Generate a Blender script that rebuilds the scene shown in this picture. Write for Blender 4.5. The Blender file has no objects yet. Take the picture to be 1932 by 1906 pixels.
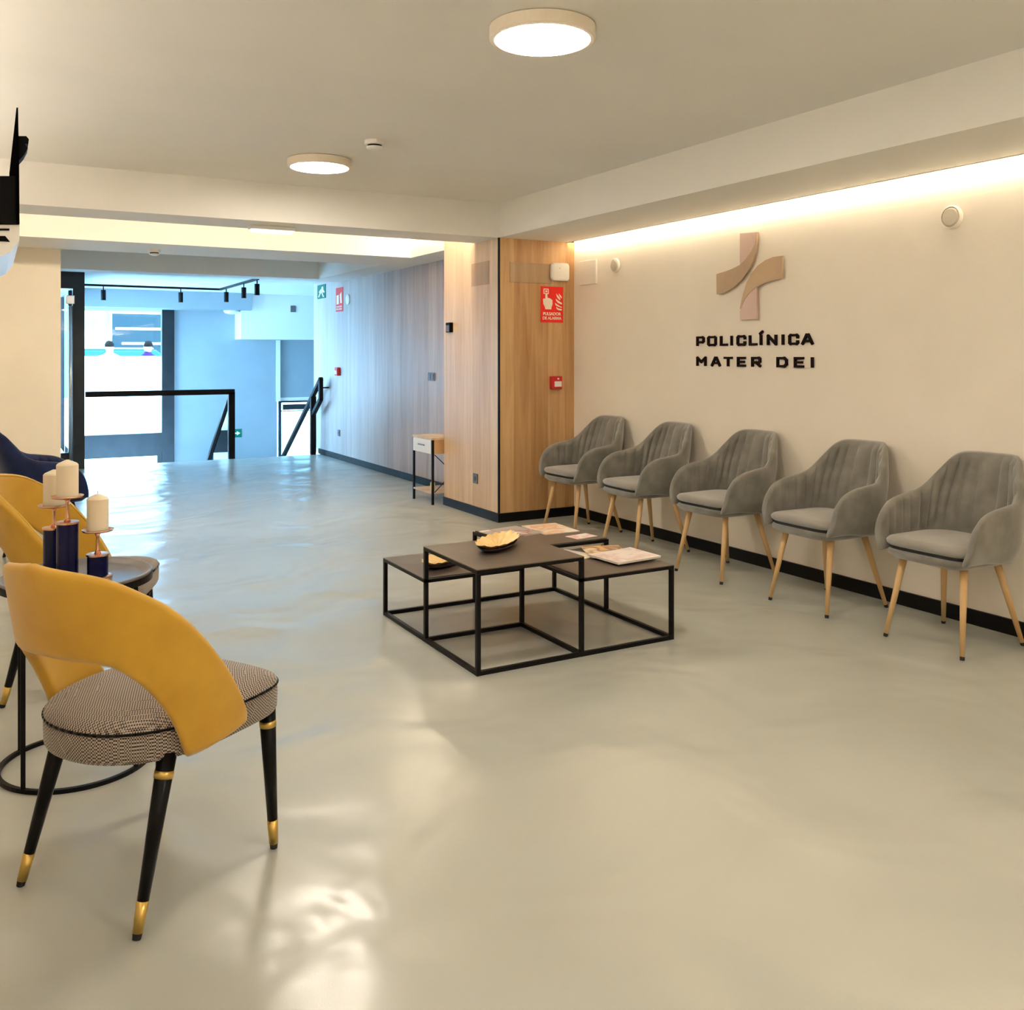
import bpy, bmesh, math, random
from mathutils import Vector, Matrix
random.seed(7)
PI = math.pi
sc = bpy.context.scene
C = sc.collection

# ------------------------------------------------------------------ camera
YAW = math.atan(986/1758)
FPX = 1758.0
CAMH = 1.4
cd = bpy.data.cameras.new('camera'); cam = bpy.data.objects.new('camera', cd); C.objects.link(cam)
cam.location = (0, 0, CAMH); cam.rotation_euler = (PI/2, 0, -YAW)
cd.sensor_width = 36; cd.lens = FPX/1932*36
cd.shift_y = -283/1932
cd.clip_start = 0.05; cd.clip_end = 200
sc.camera = cam
# ------------------------------------------------------------------ world, daylight, exposure
w = bpy.data.worlds.new('sky'); sc.world = w; w.use_nodes = True
bg = w.node_tree.nodes['Background']
bg.inputs[0].default_value = (0.35, 0.68, 1.0, 1); bg.inputs[1].default_value = 11.5
def portal(loc, rot, sx, sy):
    l = bpy.data.lights.new('window_portal', 'AREA'); l.shape = 'RECTANGLE'; l.size = sx; l.size_y = sy
    l.cycles.is_portal = True
    o = bpy.data.objects.new('window_portal', l); C.objects.link(o); o.location = loc; o.rotation_euler = rot
portal((1.75, 16.5, .45), (-PI/2, 0, 0), 1.5, 3.6)
portal((4.95, 16.5, -.4), (-PI/2, 0, 0), 1.1, 2.0)
portal((0.97, 14.45, .45), (0, -PI/2, 0), 3.8, 3.3)
portal((0.8, 12.75, 1.2), (-PI/2, 0, 0), .5, 2.3)
sc.view_settings.view_transform = 'Standard'; sc.view_settings.look = 'None'
sc.view_settings.exposure = 1.42; sc.view_settings.gamma = 1; sc.view_settings.use_curve_mapping = False
sc.cycles.max_bounces = 10; sc.cycles.diffuse_bounces = 6; sc.cycles.glossy_bounces = 4
sc.cycles.transparent_max_bounces = 12; sc.cycles.sample_clamp_indirect = 8.0
sc.cycles.caustics_reflective = False; sc.cycles.caustics_refractive = False
LAMP_L = 31.0        # round ceiling lamps
STRIP_L = 24.0       # LED strip over the row of chairs
COVE_L = 29.0        # LED strip in the ceiling tray
FILL_L = 11.5          # added fill ledges, unseen, behind and left of the view
WARM = (1.0, .84, .61)

# ------------------------------------------------------------------ picture -> place helpers (true planes of the room)
SS, CC = math.sin(YAW), math.cos(YAW)
def atX(px, py, X):
    r = (px-966)/FPX; t = X/(SS+CC*r); return Vector((X, t*(CC-SS*r), CAMH-(py-670)*t/FPX))
def atY(px, py, Y):
    r = (px-966)/FPX; t = Y/(CC-SS*r); return Vector((t*(SS+CC*r), Y, CAMH-(py-670)*t/FPX))

# ------------------------------------------------------------------ materials
def mat(name, col, rough=.5, metal=0, sheen=0, spec=.5, trans=0, coat=0):
    m = bpy.data.materials.new(name); m.use_nodes = True
    b = m.node_tree.nodes['Principled BSDF']
    b.inputs['Base Color'].default_value = (*col, 1); b.inputs['Roughness'].default_value = rough
    b.inputs['Metallic'].default_value = metal; b.inputs['Specular IOR Level'].default_value = spec
    b.inputs['Sheen Weight'].default_value = sheen; b.inputs['Transmission Weight'].default_value = trans
    b.inputs['Coat Weight'].default_value = coat
    return m
def nd(m, t, **kw):
    n = m.node_tree.nodes.new(t)
    for k, v in kw.items():
        if k in n.inputs: n.inputs[k].default_value = v
        else: setattr(n, k, v)
    return n
def lk(m, a, b): m.node_tree.links.new(a, b)
def bsdf(m): return m.node_tree.nodes['Principled BSDF']
def noisy(m, c1, c2, scale=5, bump=0, bscale=None, stretch=(1, 1, 1), dist=.01, detail=4):
    tc = nd(m, 'ShaderNodeTexCoord'); mp = nd(m, 'ShaderNodeMapping'); mp.inputs['Scale'].default_value = stretch
    lk(m, tc.outputs['Object'], mp.inputs[0])
    n = nd(m, 'ShaderNodeTexNoise', Scale=scale, Detail=detail); lk(m, mp.outputs[0], n.inputs['Vector'])
    r = nd(m, 'ShaderNodeValToRGB'); r.color_ramp.elements[0].color = (*c1, 1); r.color_ramp.elements[1].color = (*c2, 1)
    r.color_ramp.elements[0].position = .3; r.color_ramp.elements[1].position = .7
    lk(m, n.outputs[0], r.inputs[0]); lk(m, r.outputs[0], bsdf(m).inputs['Base Color'])
    if bump:
        n2 = nd(m, 'ShaderNodeTexNoise', Scale=bscale or scale*4, Detail=3); lk(m, mp.outputs[0], n2.inputs['Vector'])
        b = nd(m, 'ShaderNodeBump', Strength=bump, Distance=dist); lk(m, n2.outputs[0], b.inputs['Height'])
        lk(m, b.outputs[0], bsdf(m).inputs['Normal'])
    return m
def wood(name, c1, c2, plank=.17, rough=.42):
    m = mat(name, c1, rough)
    tc = nd(m, 'ShaderNodeTexCoord'); sp = nd(m, 'ShaderNodeSeparateXYZ'); lk(m, tc.outputs['Object'], sp.inputs[0])
    u = nd(m, 'ShaderNodeMath', operation='ADD'); lk(m, sp.outputs[0], u.inputs[0]); lk(m, sp.outputs[1], u.inputs[1])
    d = nd(m, 'ShaderNodeMath', operation='DIVIDE'); lk(m, u.outputs[0], d.inputs[0]); d.inputs[1].default_value = plank
    fl = nd(m, 'ShaderNodeMath', operation='FLOOR'); lk(m, d.outputs[0], fl.inputs[0])
    wn = nd(m, 'ShaderNodeTexWhiteNoise', noise_dimensions='1D'); lk(m, fl.outputs[0], wn.inputs['W'])
    cb = nd(m, 'ShaderNodeCombineXYZ')
    mu = nd(m, 'ShaderNodeMath', operation='MULTIPLY'); lk(m, u.outputs[0], mu.inputs[0]); mu.inputs[1].default_value = 14
    mz = nd(m, 'ShaderNodeMath', operation='MULTIPLY'); lk(m, sp.outputs[2], mz.inputs[0]); mz.inputs[1].default_value = .9
    lk(m, mu.outputs[0], cb.inputs[0]); lk(m, mz.outputs[0], cb.inputs[1])
    m7 = nd(m, 'ShaderNodeMath', operation='MULTIPLY'); lk(m, wn.outputs[0], m7.inputs[0]); m7.inputs[1].default_value = 30
    lk(m, m7.outputs[0], cb.inputs[2])
    n = nd(m, 'ShaderNodeTexNoise', Scale=1.0, Detail=6, Roughness=.6, Distortion=.6); lk(m, cb.outputs[0], n.inputs['Vector'])
    ad = nd(m, 'ShaderNodeMath', operation='MULTIPLY_ADD'); lk(m, wn.outputs[0], ad.inputs[0]); ad.inputs[1].default_value = .28
    lk(m, n.outputs[0], ad.inputs[2])
    r = nd(m, 'ShaderNodeValToRGB'); e = r.color_ramp.elements
    e[0].color = (*c1, 1); e[1].color = (*c2, 1); e[0].position = .36; e[1].position = .92
    lk(m, ad.outputs[0], r.inputs[0]); lk(m, r.outputs[0], bsdf(m).inputs['Base Color'])
    return m
def emit(name, col, s):
    m = bpy.data.materials.new(name); m.use_nodes = True; nt = m.node_tree
    nt.nodes.remove(nt.nodes['Principled BSDF'])
    e = nt.nodes.new('ShaderNodeEmission'); e.inputs[0].default_value = (*col, 1); e.inputs[1].default_value = s
    nt.links.new(e.outputs[0], nt.nodes['Material Output'].inputs[0]); return m
def glass(name, tint=(.9, .96, 1.0), refl=.9):
    m = bpy.data.materials.new(name); m.use_nodes = True; nt = m.node_tree
    nt.nodes.remove(nt.nodes['Principled BSDF'])
    t = nt.nodes.new('ShaderNodeBsdfTransparent'); t.inputs[0].default_value = (*tint, 1)
    g = nt.nodes.new('ShaderNodeBsdfGlossy'); g.inputs['Roughness'].default_value = .02
    f = nt.nodes.new('ShaderNodeFresnel'); f.inputs[0].default_value = 1.45
    mx = nt.nodes.new('ShaderNodeMixShader')
    nt.links.new(f.outputs[0], mx.inputs[0]); nt.links.new(t.outputs[0], mx.inputs[1]); nt.links.new(g.outputs[0], mx.inputs[2])
    nt.links.new(mx.outputs[0], nt.nodes['Material Output'].inputs[0]); return m
def frosted(name):
    m = bpy.data.materials.new(name); m.use_nodes = True; nt = m.node_tree
    nt.nodes.remove(nt.nodes['Principled BSDF'])
    t = nt.nodes.new('ShaderNodeBsdfTranslucent'); t.inputs[0].default_value = (.95, .97, 1, 1)
    d = nt.nodes.new('ShaderNodeBsdfDiffuse'); d.inputs[0].default_value = (.9, .9, .9, 1)
    mx = nt.nodes.new('ShaderNodeMixShader'); mx.inputs[0].default_value = .2
    nt.links.new(t.outputs[0], mx.inputs[1]); nt.links.new(d.outputs[0], mx.inputs[2])
    nt.links.new(mx.outputs[0], nt.nodes['Material Output'].inputs[0]); return m

M = {}
M['plaster'] = noisy(mat('wall plaster', (.72, .68, .60), .85), (.80, .73, .63), (.84, .77, .67), 2.5, .25, 90, dist=.002)
M['ceil'] = noisy(mat('ceiling paint', (.72, .70, .66), .9), (.78, .765, .72), (.82, .80, .76), 1.2, .15, 60, dist=.002)
M['white'] = mat('white paint', (.80, .79, .77), .6)
# floor: poured satin resin, faintly wavy
fm = mat('poured resin floor', (.5, .48, .40), .2, spec=.8)
tc = nd(fm, 'ShaderNodeTexCoord')
n0 = nd(fm, 'ShaderNodeTexNoise', Scale=.9, Detail=3); lk(fm, tc.outputs['Object'], n0.inputs['Vector'])
rr = nd(fm, 'ShaderNodeValToRGB'); rr.color_ramp.elements[0].color = (.405, .41, .365, 1); rr.color_ramp.elements[1].color = (.455, .46, .41, 1)
lk(fm, n0.outputs[0], rr.inputs[0]); lk(fm, rr.outputs[0], bsdf(fm).inputs['Base Color'])
n1 = nd(fm, 'ShaderNodeTexNoise', Scale=1.7, Detail=2.2, Roughness=.42, Distortion=.6); lk(fm, tc.outputs['Object'], n1.inputs['Vector'])
b1 = nd(fm, 'ShaderNodeBump', Strength=1.0, Distance=.034); lk(fm, n1.outputs[0], b1.inputs['Height'])
n2 = nd(fm, 'ShaderNodeTexNoise', Scale=260, Detail=2); lk(fm, tc.outputs['Object'], n2.inputs['Vector'])
b2 = nd(fm, 'ShaderNodeBump', Strength=.25, Distance=.0006); lk(fm, n2.outputs[0], b2.inputs['Height']); lk(fm, b1.outputs[0], b2.inputs['Normal'])
lk(fm, b2.outputs[0], bsdf(fm).inputs['Normal'])
bsdf(fm).inputs['Roughness'].default_value = .26; bsdf(fm).inputs['IOR'].default_value = 1.6
M['floor'] = fm
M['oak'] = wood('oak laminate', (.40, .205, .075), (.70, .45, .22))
M['ash'] = wood('pale ash laminate', (.40, .31, .275), (.60, .50, .45), .2)
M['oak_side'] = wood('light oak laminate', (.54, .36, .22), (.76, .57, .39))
M['hatch'] = wood('hatch laminate', (.36, .23, .12), (.50, .34, .20))
M['black'] = noisy(mat('black skirting', (.012, .010, .010), .4, spec=.15), (.005, .0045, .0045), (.009, .0075, .007), 6)
M['blkmetal'] = noisy(mat('black powder coated steel', (.015, .012, .012), .4, spec=.12), (.005, .004, .004), (.009, .007, .007), 12)
M['tabletop'] = noisy(mat('dark bronze sheet top', (.07, .055, .045), .42, .2), (.115, .085, .065), (.14, .105, .08), 9)
M['darkframe'] = noisy(mat('dark anodised frame', (.02, .028, .035), .4, .4), (.016, .022, .028), (.024, .032, .04), 5)
M['chrome'] = mat('brushed steel', (.75, .76, .77), .22, 1)
M['alu'] = mat('aluminium profile', (.55, .50, .42), .4, .8)
M['velvet'] = noisy(mat('grey taupe velvet', (.2, .19, .17), .75, sheen=.6), (.135, .125, .105), (.235, .22, .19), 9, .15, 300, dist=.001)
M['velvet_seat'] = noisy(mat('grey velvet cushion', (.24, .22, .20), .7, sheen=.6), (.20, .185, .16), (.28, .26, .23), 9, .15, 300, dist=.001)
M['navy'] = noisy(mat('navy velvet', (.012, .02, .07), .6, sheen=.15, spec=.2), (.004, .008, .045), (.012, .025, .10), 8)
M['legwood'] = noisy(mat('beech leg', (.6, .38, .17), .45), (.56, .34, .14), (.68, .45, .21), 18, stretch=(1, 1, .08))
M['rubber'] = mat('black rubber tip', (.01, .01, .01), .7)  # also colours the painted shadow band under the armchair cushions
M['yellow'] = noisy(mat('mustard velvet', (.62, .36, .03), .72, sheen=.35), (.50, .26, .012), (.60, .34, .022), 7, .12, 400, dist=.001)
M['piping'] = mat('mustard piping', (.70, .44, .05), .6)
hm = mat('houndstooth fabric', (.4, .35, .3), .85, sheen=.2)
tch = nd(hm, 'ShaderNodeTexCoord'); ck = nd(hm, 'ShaderNodeTexChecker', Scale=230.0)
ck.inputs[1].default_value = (.44, .365, .30, 1); ck.inputs[2].default_value = (.02, .012, .011, 1)
lk(hm, tch.outputs['Object'], ck.inputs[0]); lk(hm, ck.outputs[0], bsdf(hm).inputs['Base Color'])
M['hound'] = hm
M['blackleg'] = mat('black lacquered leg', (.004, .0035, .0035), .3, spec=.15)
M['brass'] = mat('brushed brass', (.62, .42, .12), .3, 1)
M['copper'] = mat('rose gold', (.72, .42, .28), .25, 1)
M['gold'] = noisy(mat('gold leaf bowl', (.85, .60, .26), .5, .35), (.80, .52, .20), (.92, .70, .34), 14, .3, 40, dist=.003)
M['bowlback'] = mat('dark bowl underside', (.03, .012, .01), .5)
M['wax'] = noisy(mat('cream wax', (.80, .68, .50), .5), (.76, .64, .46), (.84, .73, .56), 6)
bsdf(M['wax']).inputs['Subsurface Weight'].default_value = .15
M['navyglaze'] = mat('navy glazed cylinder', (.002, .003, .045), .15, spec=.2, coat=.15)
M['tray'] = noisy(mat('grey metal tray', (.20, .18, .18), .3, .4), (.17, .155, .155), (.24, .22, .22), 6)
M['plastic'] = mat('white plastic', (.82, .80, .76), .4)
M['offwhite'] = mat('cream painted grille', (.62, .55, .45), .7)
M['grille_hi'] = mat('white grille ring', (.85, .80, .70), .5)
M['red'] = mat('red plastic', (.55, .012, .015), .4)
M['redsign'] = mat('red sign panel', (.85, .012, .006), .45)
M['signwhite'] = mat('sign white print', (.92, .82, .68), .5)
M['green'] = mat('green sign panel', (.004, .16, .10), .5, spec=.2)
M['greyplate'] = mat('grey socket plate', (.16, .14, .14), .4, .3)
M['darkplate'] = mat('dark socket insert', (.03, .028, .03), .4)
M['rose'] = noisy(mat('rose metallic ribbon', (.58, .40, .34), .45, .15), (.62, .45, .38), (.68, .50, .43), 5)
M['bronze'] = noisy(mat('bronze ribbon', (.36, .24, .15), .5, .1), (.42, .30, .20), (.60, .42, .26), 2.5)
M['letter'] = mat('dark brown letters', (.012, .004, .004), .6, spec=.1)
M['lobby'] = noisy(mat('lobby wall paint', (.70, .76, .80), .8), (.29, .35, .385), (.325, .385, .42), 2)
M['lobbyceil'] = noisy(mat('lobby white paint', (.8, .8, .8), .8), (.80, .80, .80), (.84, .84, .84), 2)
M['glass'] = glass('clear glass')
M['frost'] = frosted('frosted window film')
M['lamp'] = emit('lamp diffuser glow', (1, .90, .76), LAMP_L)
M['strip'] = emit('LED strip glow', WARM, STRIP_L)
M['cove'] = emit('cove LED glow', WARM, COVE_L)
M['emlens'] = emit('emergency lens', (1, .93, .8), .7)
M['up'] = emit('added fill glow', (1, .90, .78), FILL_L)  # glow of the added fill ledges
M['lamprim'] = mat('lamp rim', (.78, .70, .58), .5)
M['screen'] = mat('black screen', (.002, .002, .002), .8, spec=0)
M['blkplastic'] = mat('black plastic', (.003, .003, .003), .6, spec=.08)
M['pave'] = noisy(mat('pale paving', (.78, .78, .76), .8), (.74, .74, .72), (.82, .82, .80), 1)
M['render'] = noisy(mat('pale facade render', (.6, .68, .7), .8), (.10, .20, .24), (.22, .34, .38), .6)
M['teal'] = mat('teal car glass', (.004, .045, .055), .25, spec=.15)
M['carpaint'] = mat('pale car paint', (.12, .16, .20), .35)
M['tyre'] = mat('tyre', (.03, .03, .03), .7)
M['purple'] = mat('purple shirt', (.025, .004, .07), .8, spec=.1)
M['skin'] = mat('skin', (.30, .17, .12), .6)
M['trousers'] = mat('dark trousers', (.03, .04, .08), .7)
M['hair'] = mat('dark hair', (.004, .003, .002), .7, spec=.05)
M['leaf'] = noisy(mat('green shrub leaves', (.05, .2, .1), .6), (.03, .14, .08), (.10, .30, .16), 6)
M['ashfar'] = mat('far dark window', (.006, .018, .022), .4, spec=.15)
M['step'] = noisy(mat('grey stair tread', (.3, .3, .3), .5), (.27, .27, .27), (.34, .34, .34), 4)

# ------------------------------------------------------------------ mesh helpers
def box(bm, x0, x1, y0, y1, z0, z1):
    vs = [bm.verts.new((x, y, z)) for z in (z0, z1) for y in (y0, y1) for x in (x0, x1)]
    for f in ((0, 2, 3, 1), (4, 5, 7, 6), (0, 1, 5, 4), (2, 6, 7, 3), (0, 4, 6, 2), (1, 3, 7, 5)):
        bm.faces.new([vs[i] for i in f])
def tube(bm, p0, p1, r0, r1=None, n=16, ext=0):
    r1 = r0 if r1 is None else r1
    p0, p1 = Vector(p0), Vector(p1); d = (p1-p0).normalized()
    a = d.cross(Vector((0, 0, 1)) if abs(d.z) < .9 else Vector((1, 0, 0))).normalized(); b = d.cross(a)
    A = [bm.verts.new(p0+(a*math.cos(2*PI*i/n)+b*math.sin(2*PI*i/n))*r0) for i in range(n)]
    B = [bm.verts.new(p1+(a*math.cos(2*PI*i/n)+b*math.sin(2*PI*i/n))*r1) for i in range(n)]
    for i in range(n): bm.faces.new((A[i], A[(i+1) % n], B[(i+1) % n], B[i]))
    bm.faces.new(A[::-1]); bm.faces.new(B)
def bar(bm, p0, p1, w_, h_):
    """square bar between two points"""
    p0, p1 = Vector(p0), Vector(p1); d = (p1-p0).normalized()
    a = d.cross(Vector((0, 0, 1)) if abs(d.z) < .95 else Vector((0, 1, 0))).normalized(); b = d.cross(a)
    q = [(-1, -1), (1, -1), (1, 1), (-1, 1)]
    A = [bm.verts.new(p0+a*x*w_/2+b*y*h_/2) for x, y in q]; B = [bm.verts.new(p1+a*x*w_/2+b*y*h_/2) for x, y in q]
    for i in range(4): bm.faces.new((A[i], A[(i+1) % 4], B[(i+1) % 4], B[i]))
    bm.faces.new(A[::-1]); bm.faces.new(B)
def lathe(bm, prof, c=(0, 0, 0), n=40, ax='z'):
    rings = []
    for r, z in prof:
        ring = []
        for i in range(n):
            t = 2*PI*i/n; x, y = r*math.cos(t), r*math.sin(t)
            v = (x, y, z) if ax == 'z' else ((z, x, y) if ax == 'x' else (x, z, y))
            ring.append(bm.verts.new(Vector(v)+Vector(c)))
        rings.append(ring)
    for a, b in zip(rings, rings[1:]):
        for i in range(n): bm.faces.new((a[i], a[(i+1) % n], b[(i+1) % n], b[i]))
    bm.faces.new(rings[0][::-1]); bm.faces.new(rings[-1])
def loops(bm, ls):
    R = [[bm.verts.new(p) for p in l] for l in ls]; n = len(R[0])
    for a, b in zip(R, R[1:]):
        for i in range(n): bm.faces.new((a[i], a[(i+1) % n], b[(i+1) % n], b[i]))
    bm.faces.new(R[0][::-1]); bm.faces.new(R[-1])
def prism(bm, pts, off):
    A = [bm.verts.new(p) for p in pts]; B = [bm.verts.new(Vector(p)+Vector(off)) for p in pts]; n = len(A)
    for i in range(n): bm.faces.new((A[i], A[(i+1) % n], B[(i+1) % n], B[i]))
    bm.faces.new(A[::-1]); bm.faces.new(B)
def obj(name, bm, m, parent=None, smooth=False, bevel=0, sub=0):
    bmesh.ops.recalc_face_normals(bm, faces=bm.faces[:])
    me = bpy.data.meshes.new(name); bm.to_mesh(me); bm.free()
    ms = m if isinstance(m, (list, tuple)) else [m]
    for x in ms: me.materials.append(M[x] if isinstance(x, str) else x)
    o = bpy.data.objects.new(name, me); C.objects.link(o)
    if parent: o.parent = parent
    if smooth:
        for p in me.polygons: p.use_smooth = True
    if bevel:
        b = o.modifiers.new('bevel', 'BEVEL'); b.width = bevel; b.segments = 2; b.limit_method = 'ANGLE'; b.angle_limit = .7
    if sub:
        s = o.modifiers.new('sub', 'SUBSURF'); s.levels = sub; s.render_levels = sub
    return o
def B(*boxes):
    bm = bmesh.new()
    for b in boxes: box(bm, *b)
    return bm
def tag(o, label, cat, group=None):
    o['label'] = label; o['category'] = cat
    if group: o['group'] = group
    return o
def thing(name, label, cat, loc=(0, 0, 0), rz=0, group=None):
    o = bpy.data.objects.new(name, None); C.objects.link(o); o.location = loc; o.rotation_euler = (0, 0, rz)
    o.empty_display_size = .1
    return tag(o, label, cat, group)
def struct(name, bm, m, label=None, cat=None, parent=None, **k):
    o = obj(name, bm, m, parent, **k)
    if parent is None:
        o['kind'] = 'structure'
        if label: tag(o, label, cat)
    return o
def copy_tree(o, parent=None):
    c = o.copy(); C.objects.link(c); c.parent = parent
    for ch in list(o.children): copy_tree(ch, c)
    return c
def font_mesh(txt, size, depth=.0008):
    cu = bpy.data.curves.new('t', 'FONT'); cu.body = txt; cu.size = size; cu.extrude = depth; cu.align_x = 'CENTER'; cu.align_y = 'CENTER'
    cu.offset = size*.028
    o = bpy.data.objects.new('t', cu); C.objects.link(o)
    dg = bpy.context.evaluated_depsgraph_get(); me = bpy.data.meshes.new_from_object(o.evaluated_get(dg))
    bpy.data.objects.remove(o); bpy.data.curves.remove(cu)
    return me

# ================================================================== STRUCTURE
XR, YC, XC = 4.465, 6.85, 3.714      # right wall, pillar front, pillar side / soffit edge
YB, ZC, ZS = 7.92, 2.666, 2.382      # pillar back, ceiling, soffit underside
XP = 4.09                            # panelled wall beyond
YE = 12.8                            # floor edge at the stairs
fl = struct('floor', B((-.75, 4.6, -4, YE, -.25, 0)), 'floor', 'satin poured resin floor in warm grey beige', 'floor')
struct('floor', B((1.03, 5.7, YE, 16.6, -1.75, -1.5)), 'floor', 'lower lobby floor at the foot of the stairs', 'floor')
struct('wall_right', B((XR, XR+.15, -4, 7.0, 0, 2.9)), 'plaster', 'cream plaster wall behind the row of grey armchairs', 'wall')
struct('wall_back', B((-.9, 4.6, -4.15, -4, 0, 2.9)), 'plaster', 'cream plaster wall behind the camera', 'wall')
struct('wall_left', B((-.9, -.75, -4, 9.7, 0, 2.9)), 'plaster', 'cream plaster wall on the left side', 'wall')
struct('wall_left_return', B((-.75, .577, 9.58, 12.62, 0, 2.9)), 'plaster', 'peach lit wall return left of the glass entrance', 'wall')
# pillar in oak laminate
pil = struct('wall_pillar', B((XC+.014, 4.6, YC+.014, YB, 0, ZC-.001)), 'plaster', 'square pillar clad in oak laminate', 'pillar')
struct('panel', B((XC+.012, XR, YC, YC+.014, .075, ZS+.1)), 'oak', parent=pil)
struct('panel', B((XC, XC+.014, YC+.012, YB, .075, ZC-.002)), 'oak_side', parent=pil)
struct('corner_trim', B((XC-.003, XC+.012, YC-.003, YC+.012, .0, ZS)), 'black', parent=pil)
a, b = atY(962, 494, YC), atY(1041, 536, YC)
struct('hatch', B((a.x, b.x, YC-.004, YC+.002, b.z, a.z)), 'hatch', parent=pil, bevel=.002)
a, b = atX(890, 498, XC), atX(923, 536, XC)
struct('hatch', B((XC-.004, XC+.002, b.y, a.y, b.z, a.z)), 'hatch', parent=pil, bevel=.002)
# panelled wall beyond
pw = struct('wall_panelled', B((XP+.016, XP+.2, YB, 13.15, 0, 2.9)), 'plaster', 'pale wood panelled wall leading to the stairs', 'wall')
ys = [YB, 9.15, 10.38, 11.6, 12.83, 13.15]
for y0, y1 in zip(ys, ys[1:]):
    struct('panel', B((XP, XP+.016, y0+.0015, y1-.0015, .075, 2.45)), 'ash', parent=pw)
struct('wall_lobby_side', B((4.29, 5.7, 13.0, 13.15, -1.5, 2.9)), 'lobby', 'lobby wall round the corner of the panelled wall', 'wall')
# skirtings
struct('baseboard_right', B((XR-.014, XR, -4, YC, 0, .078)), 'black', 'black skirting board along the cream wall', 'baseboard')
struct('baseboard_pillar', B((XC-.012, XR-.014, YC-.014, YC, 0, .075), (XC-.012, XC, YC, YB, 0, .075)), 'black', 'black skirting round the oak pillar', 'baseboard')
struct('baseboard_panelled', B((XP-.014, XP, YB, 12.9, 0, .075)), 'black', 'skirting under the pale panelled wall', 'baseboard')
# ceiling with beams and trays
ce = struct('ceiling', B((-.9, 4.6, -4.15, 12.2, ZC, ZC+.2)), 'ceil', 'painted ceiling stepping down in beams and trays', 'ceiling')
struct('soffit', B((XC, 4.40, -4, YC, ZS, ZC)), 'ceil', parent=ce)
struct('beam', B((-.75, XR, YC, 7.30, ZS, ZC)), 'ceil', parent=ce)
struct('soffit', B((XC, XP+.2, YB, 12.1, ZS, ZC)), 'ceil', parent=ce)
struct('beam', B((-.75, XC, 8.70, 9.58, ZS, ZC)), 'ceil', parent=ce)
struct('beam', B((.4, XC, 11.73, 12.1, ZS, ZC)), 'ceil', parent=ce)
struct('ceiling', B((.4, 5.7, 12.1, 16.6, 2.425, 2.7)), 'lobbyceil', 'bright lobby ceiling over the stairs', 'ceiling')
# stair edge, steps
st = thing('staircase', 'flight of grey steps going down to the street entrance', 'stairs', (3.47, YE, -1.5)); st['kind'] = 'structure'
for i in range(7):
    z = -(i+1)*.1875; y = YE+i*.28
    o = obj('step', B((2.88-3.47, 4.06-3.47, y-YE+.001, y-YE+.28, .001, z+1.5)), 'step', st)
# lobby back wall
YW = 16.2
xa, xb, xd, xe = atY(328, 700, YW).x, atY(523, 700, YW).x, atY(305, 700, YW).x, atY(531, 700, YW).x
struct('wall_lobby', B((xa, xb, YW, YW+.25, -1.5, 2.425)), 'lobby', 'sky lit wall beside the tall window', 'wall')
zt = atY(531, 757, YW).z
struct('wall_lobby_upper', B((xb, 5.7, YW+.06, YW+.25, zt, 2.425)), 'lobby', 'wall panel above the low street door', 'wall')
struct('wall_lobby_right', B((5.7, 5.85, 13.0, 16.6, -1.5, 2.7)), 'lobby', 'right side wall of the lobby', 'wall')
struct('trim_4', B((xb-.02, xb+.05, YW-.02, YW, zt-.0, atY(523, 642, YW).z), (xb+.05, 5.6, YW+.03, YW+.06, zt, zt+.06)), 'white', 'thin white edge trim round the wall panel above the street door', 'trim')
# ceiling beam & bulkhead of the lobby
yb = 15.6
zb0, zb1 = atY(160, 578, yb).z, atY(160, 545, yb).z
struct('trim_1', B((1.03, atY(475, 560, yb).x, yb, YW, zb0, 2.425)), 'lobby', 'flat beam across the lobby ceiling above the window', 'beam')
zl = atY(455, 640, 15.75).z
struct('trim_2', B((atY(455, 640, 15.75).x, 5.7, 15.75, YW+.06, zl, 2.425)), 'white', 'white bulkhead box hanging over the street door', 'bulkhead')
# window 1 (street window) : frame bars + panes
wf = struct('window_1', B((xd, xa, YW-.05, YW+.1, -1.5, zb0)), 'darkframe', 'tall dark framed street window with frosted middle pane', 'window')
z1, z2, z3 = atY(160, 672, YW).z, atY(160, 822, YW).z, atY(328, 850, YW).z
struct('rail', B((1.03, xd, YW-.05, YW+.08, z3, z2)), 'darkframe', parent=wf)
struct('rail', B((1.03, xd, YW-.04, YW+.06, -1.5, -1.38)), 'darkframe', parent=wf)
struct('lower_sash', B((1.03, xd, YW-.03, YW+.03, z3-.07, z3), (xd-.07, xd, YW-.03, YW+.03, -1.38, z3-.07)), 'darkframe', parent=wf)
struct('head', B((1.03, xd, YW-.04, YW+.06, atY(250, 588, YW).z, zb0)), 'white', parent=wf)
struct('pane', B((1.03, xd, YW, YW+.01, z1, atY(250, 588, YW).z)), 'glass', parent=wf)
struct('frosted_pane', B((1.03, xd, YW, YW+.01, z2, z1)), 'frost', parent=wf)
struct('pane', B((1.03, xd-.07, YW, YW+.01, -1.38, z3-.07)), 'glass', parent=wf)
# side glazing of the lobby (X = 1.0)
wg = struct('window_2', B((.97, 1.03, 12.72, 16.3, 2.3, 2.425), (.97, 1.03, 12.72, 16.3, -1.5, -1.4), (.97, 1.03, 14.4, 14.5, -1.4, 2.3), (.97, 1.03, 16.1, 16.3, -1.4, 2.3)), 'darkframe', 'side glazing of the lobby', 'window')
struct('pane', B((.995, 1.005, 12.72, 14.4, -1.4, 2.3)), 'glass', parent=wg)
struct('pane', B((.995, 1.005, 14.5, 16.1, -1.4, 2.3)), 'glass', parent=wg)
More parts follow.
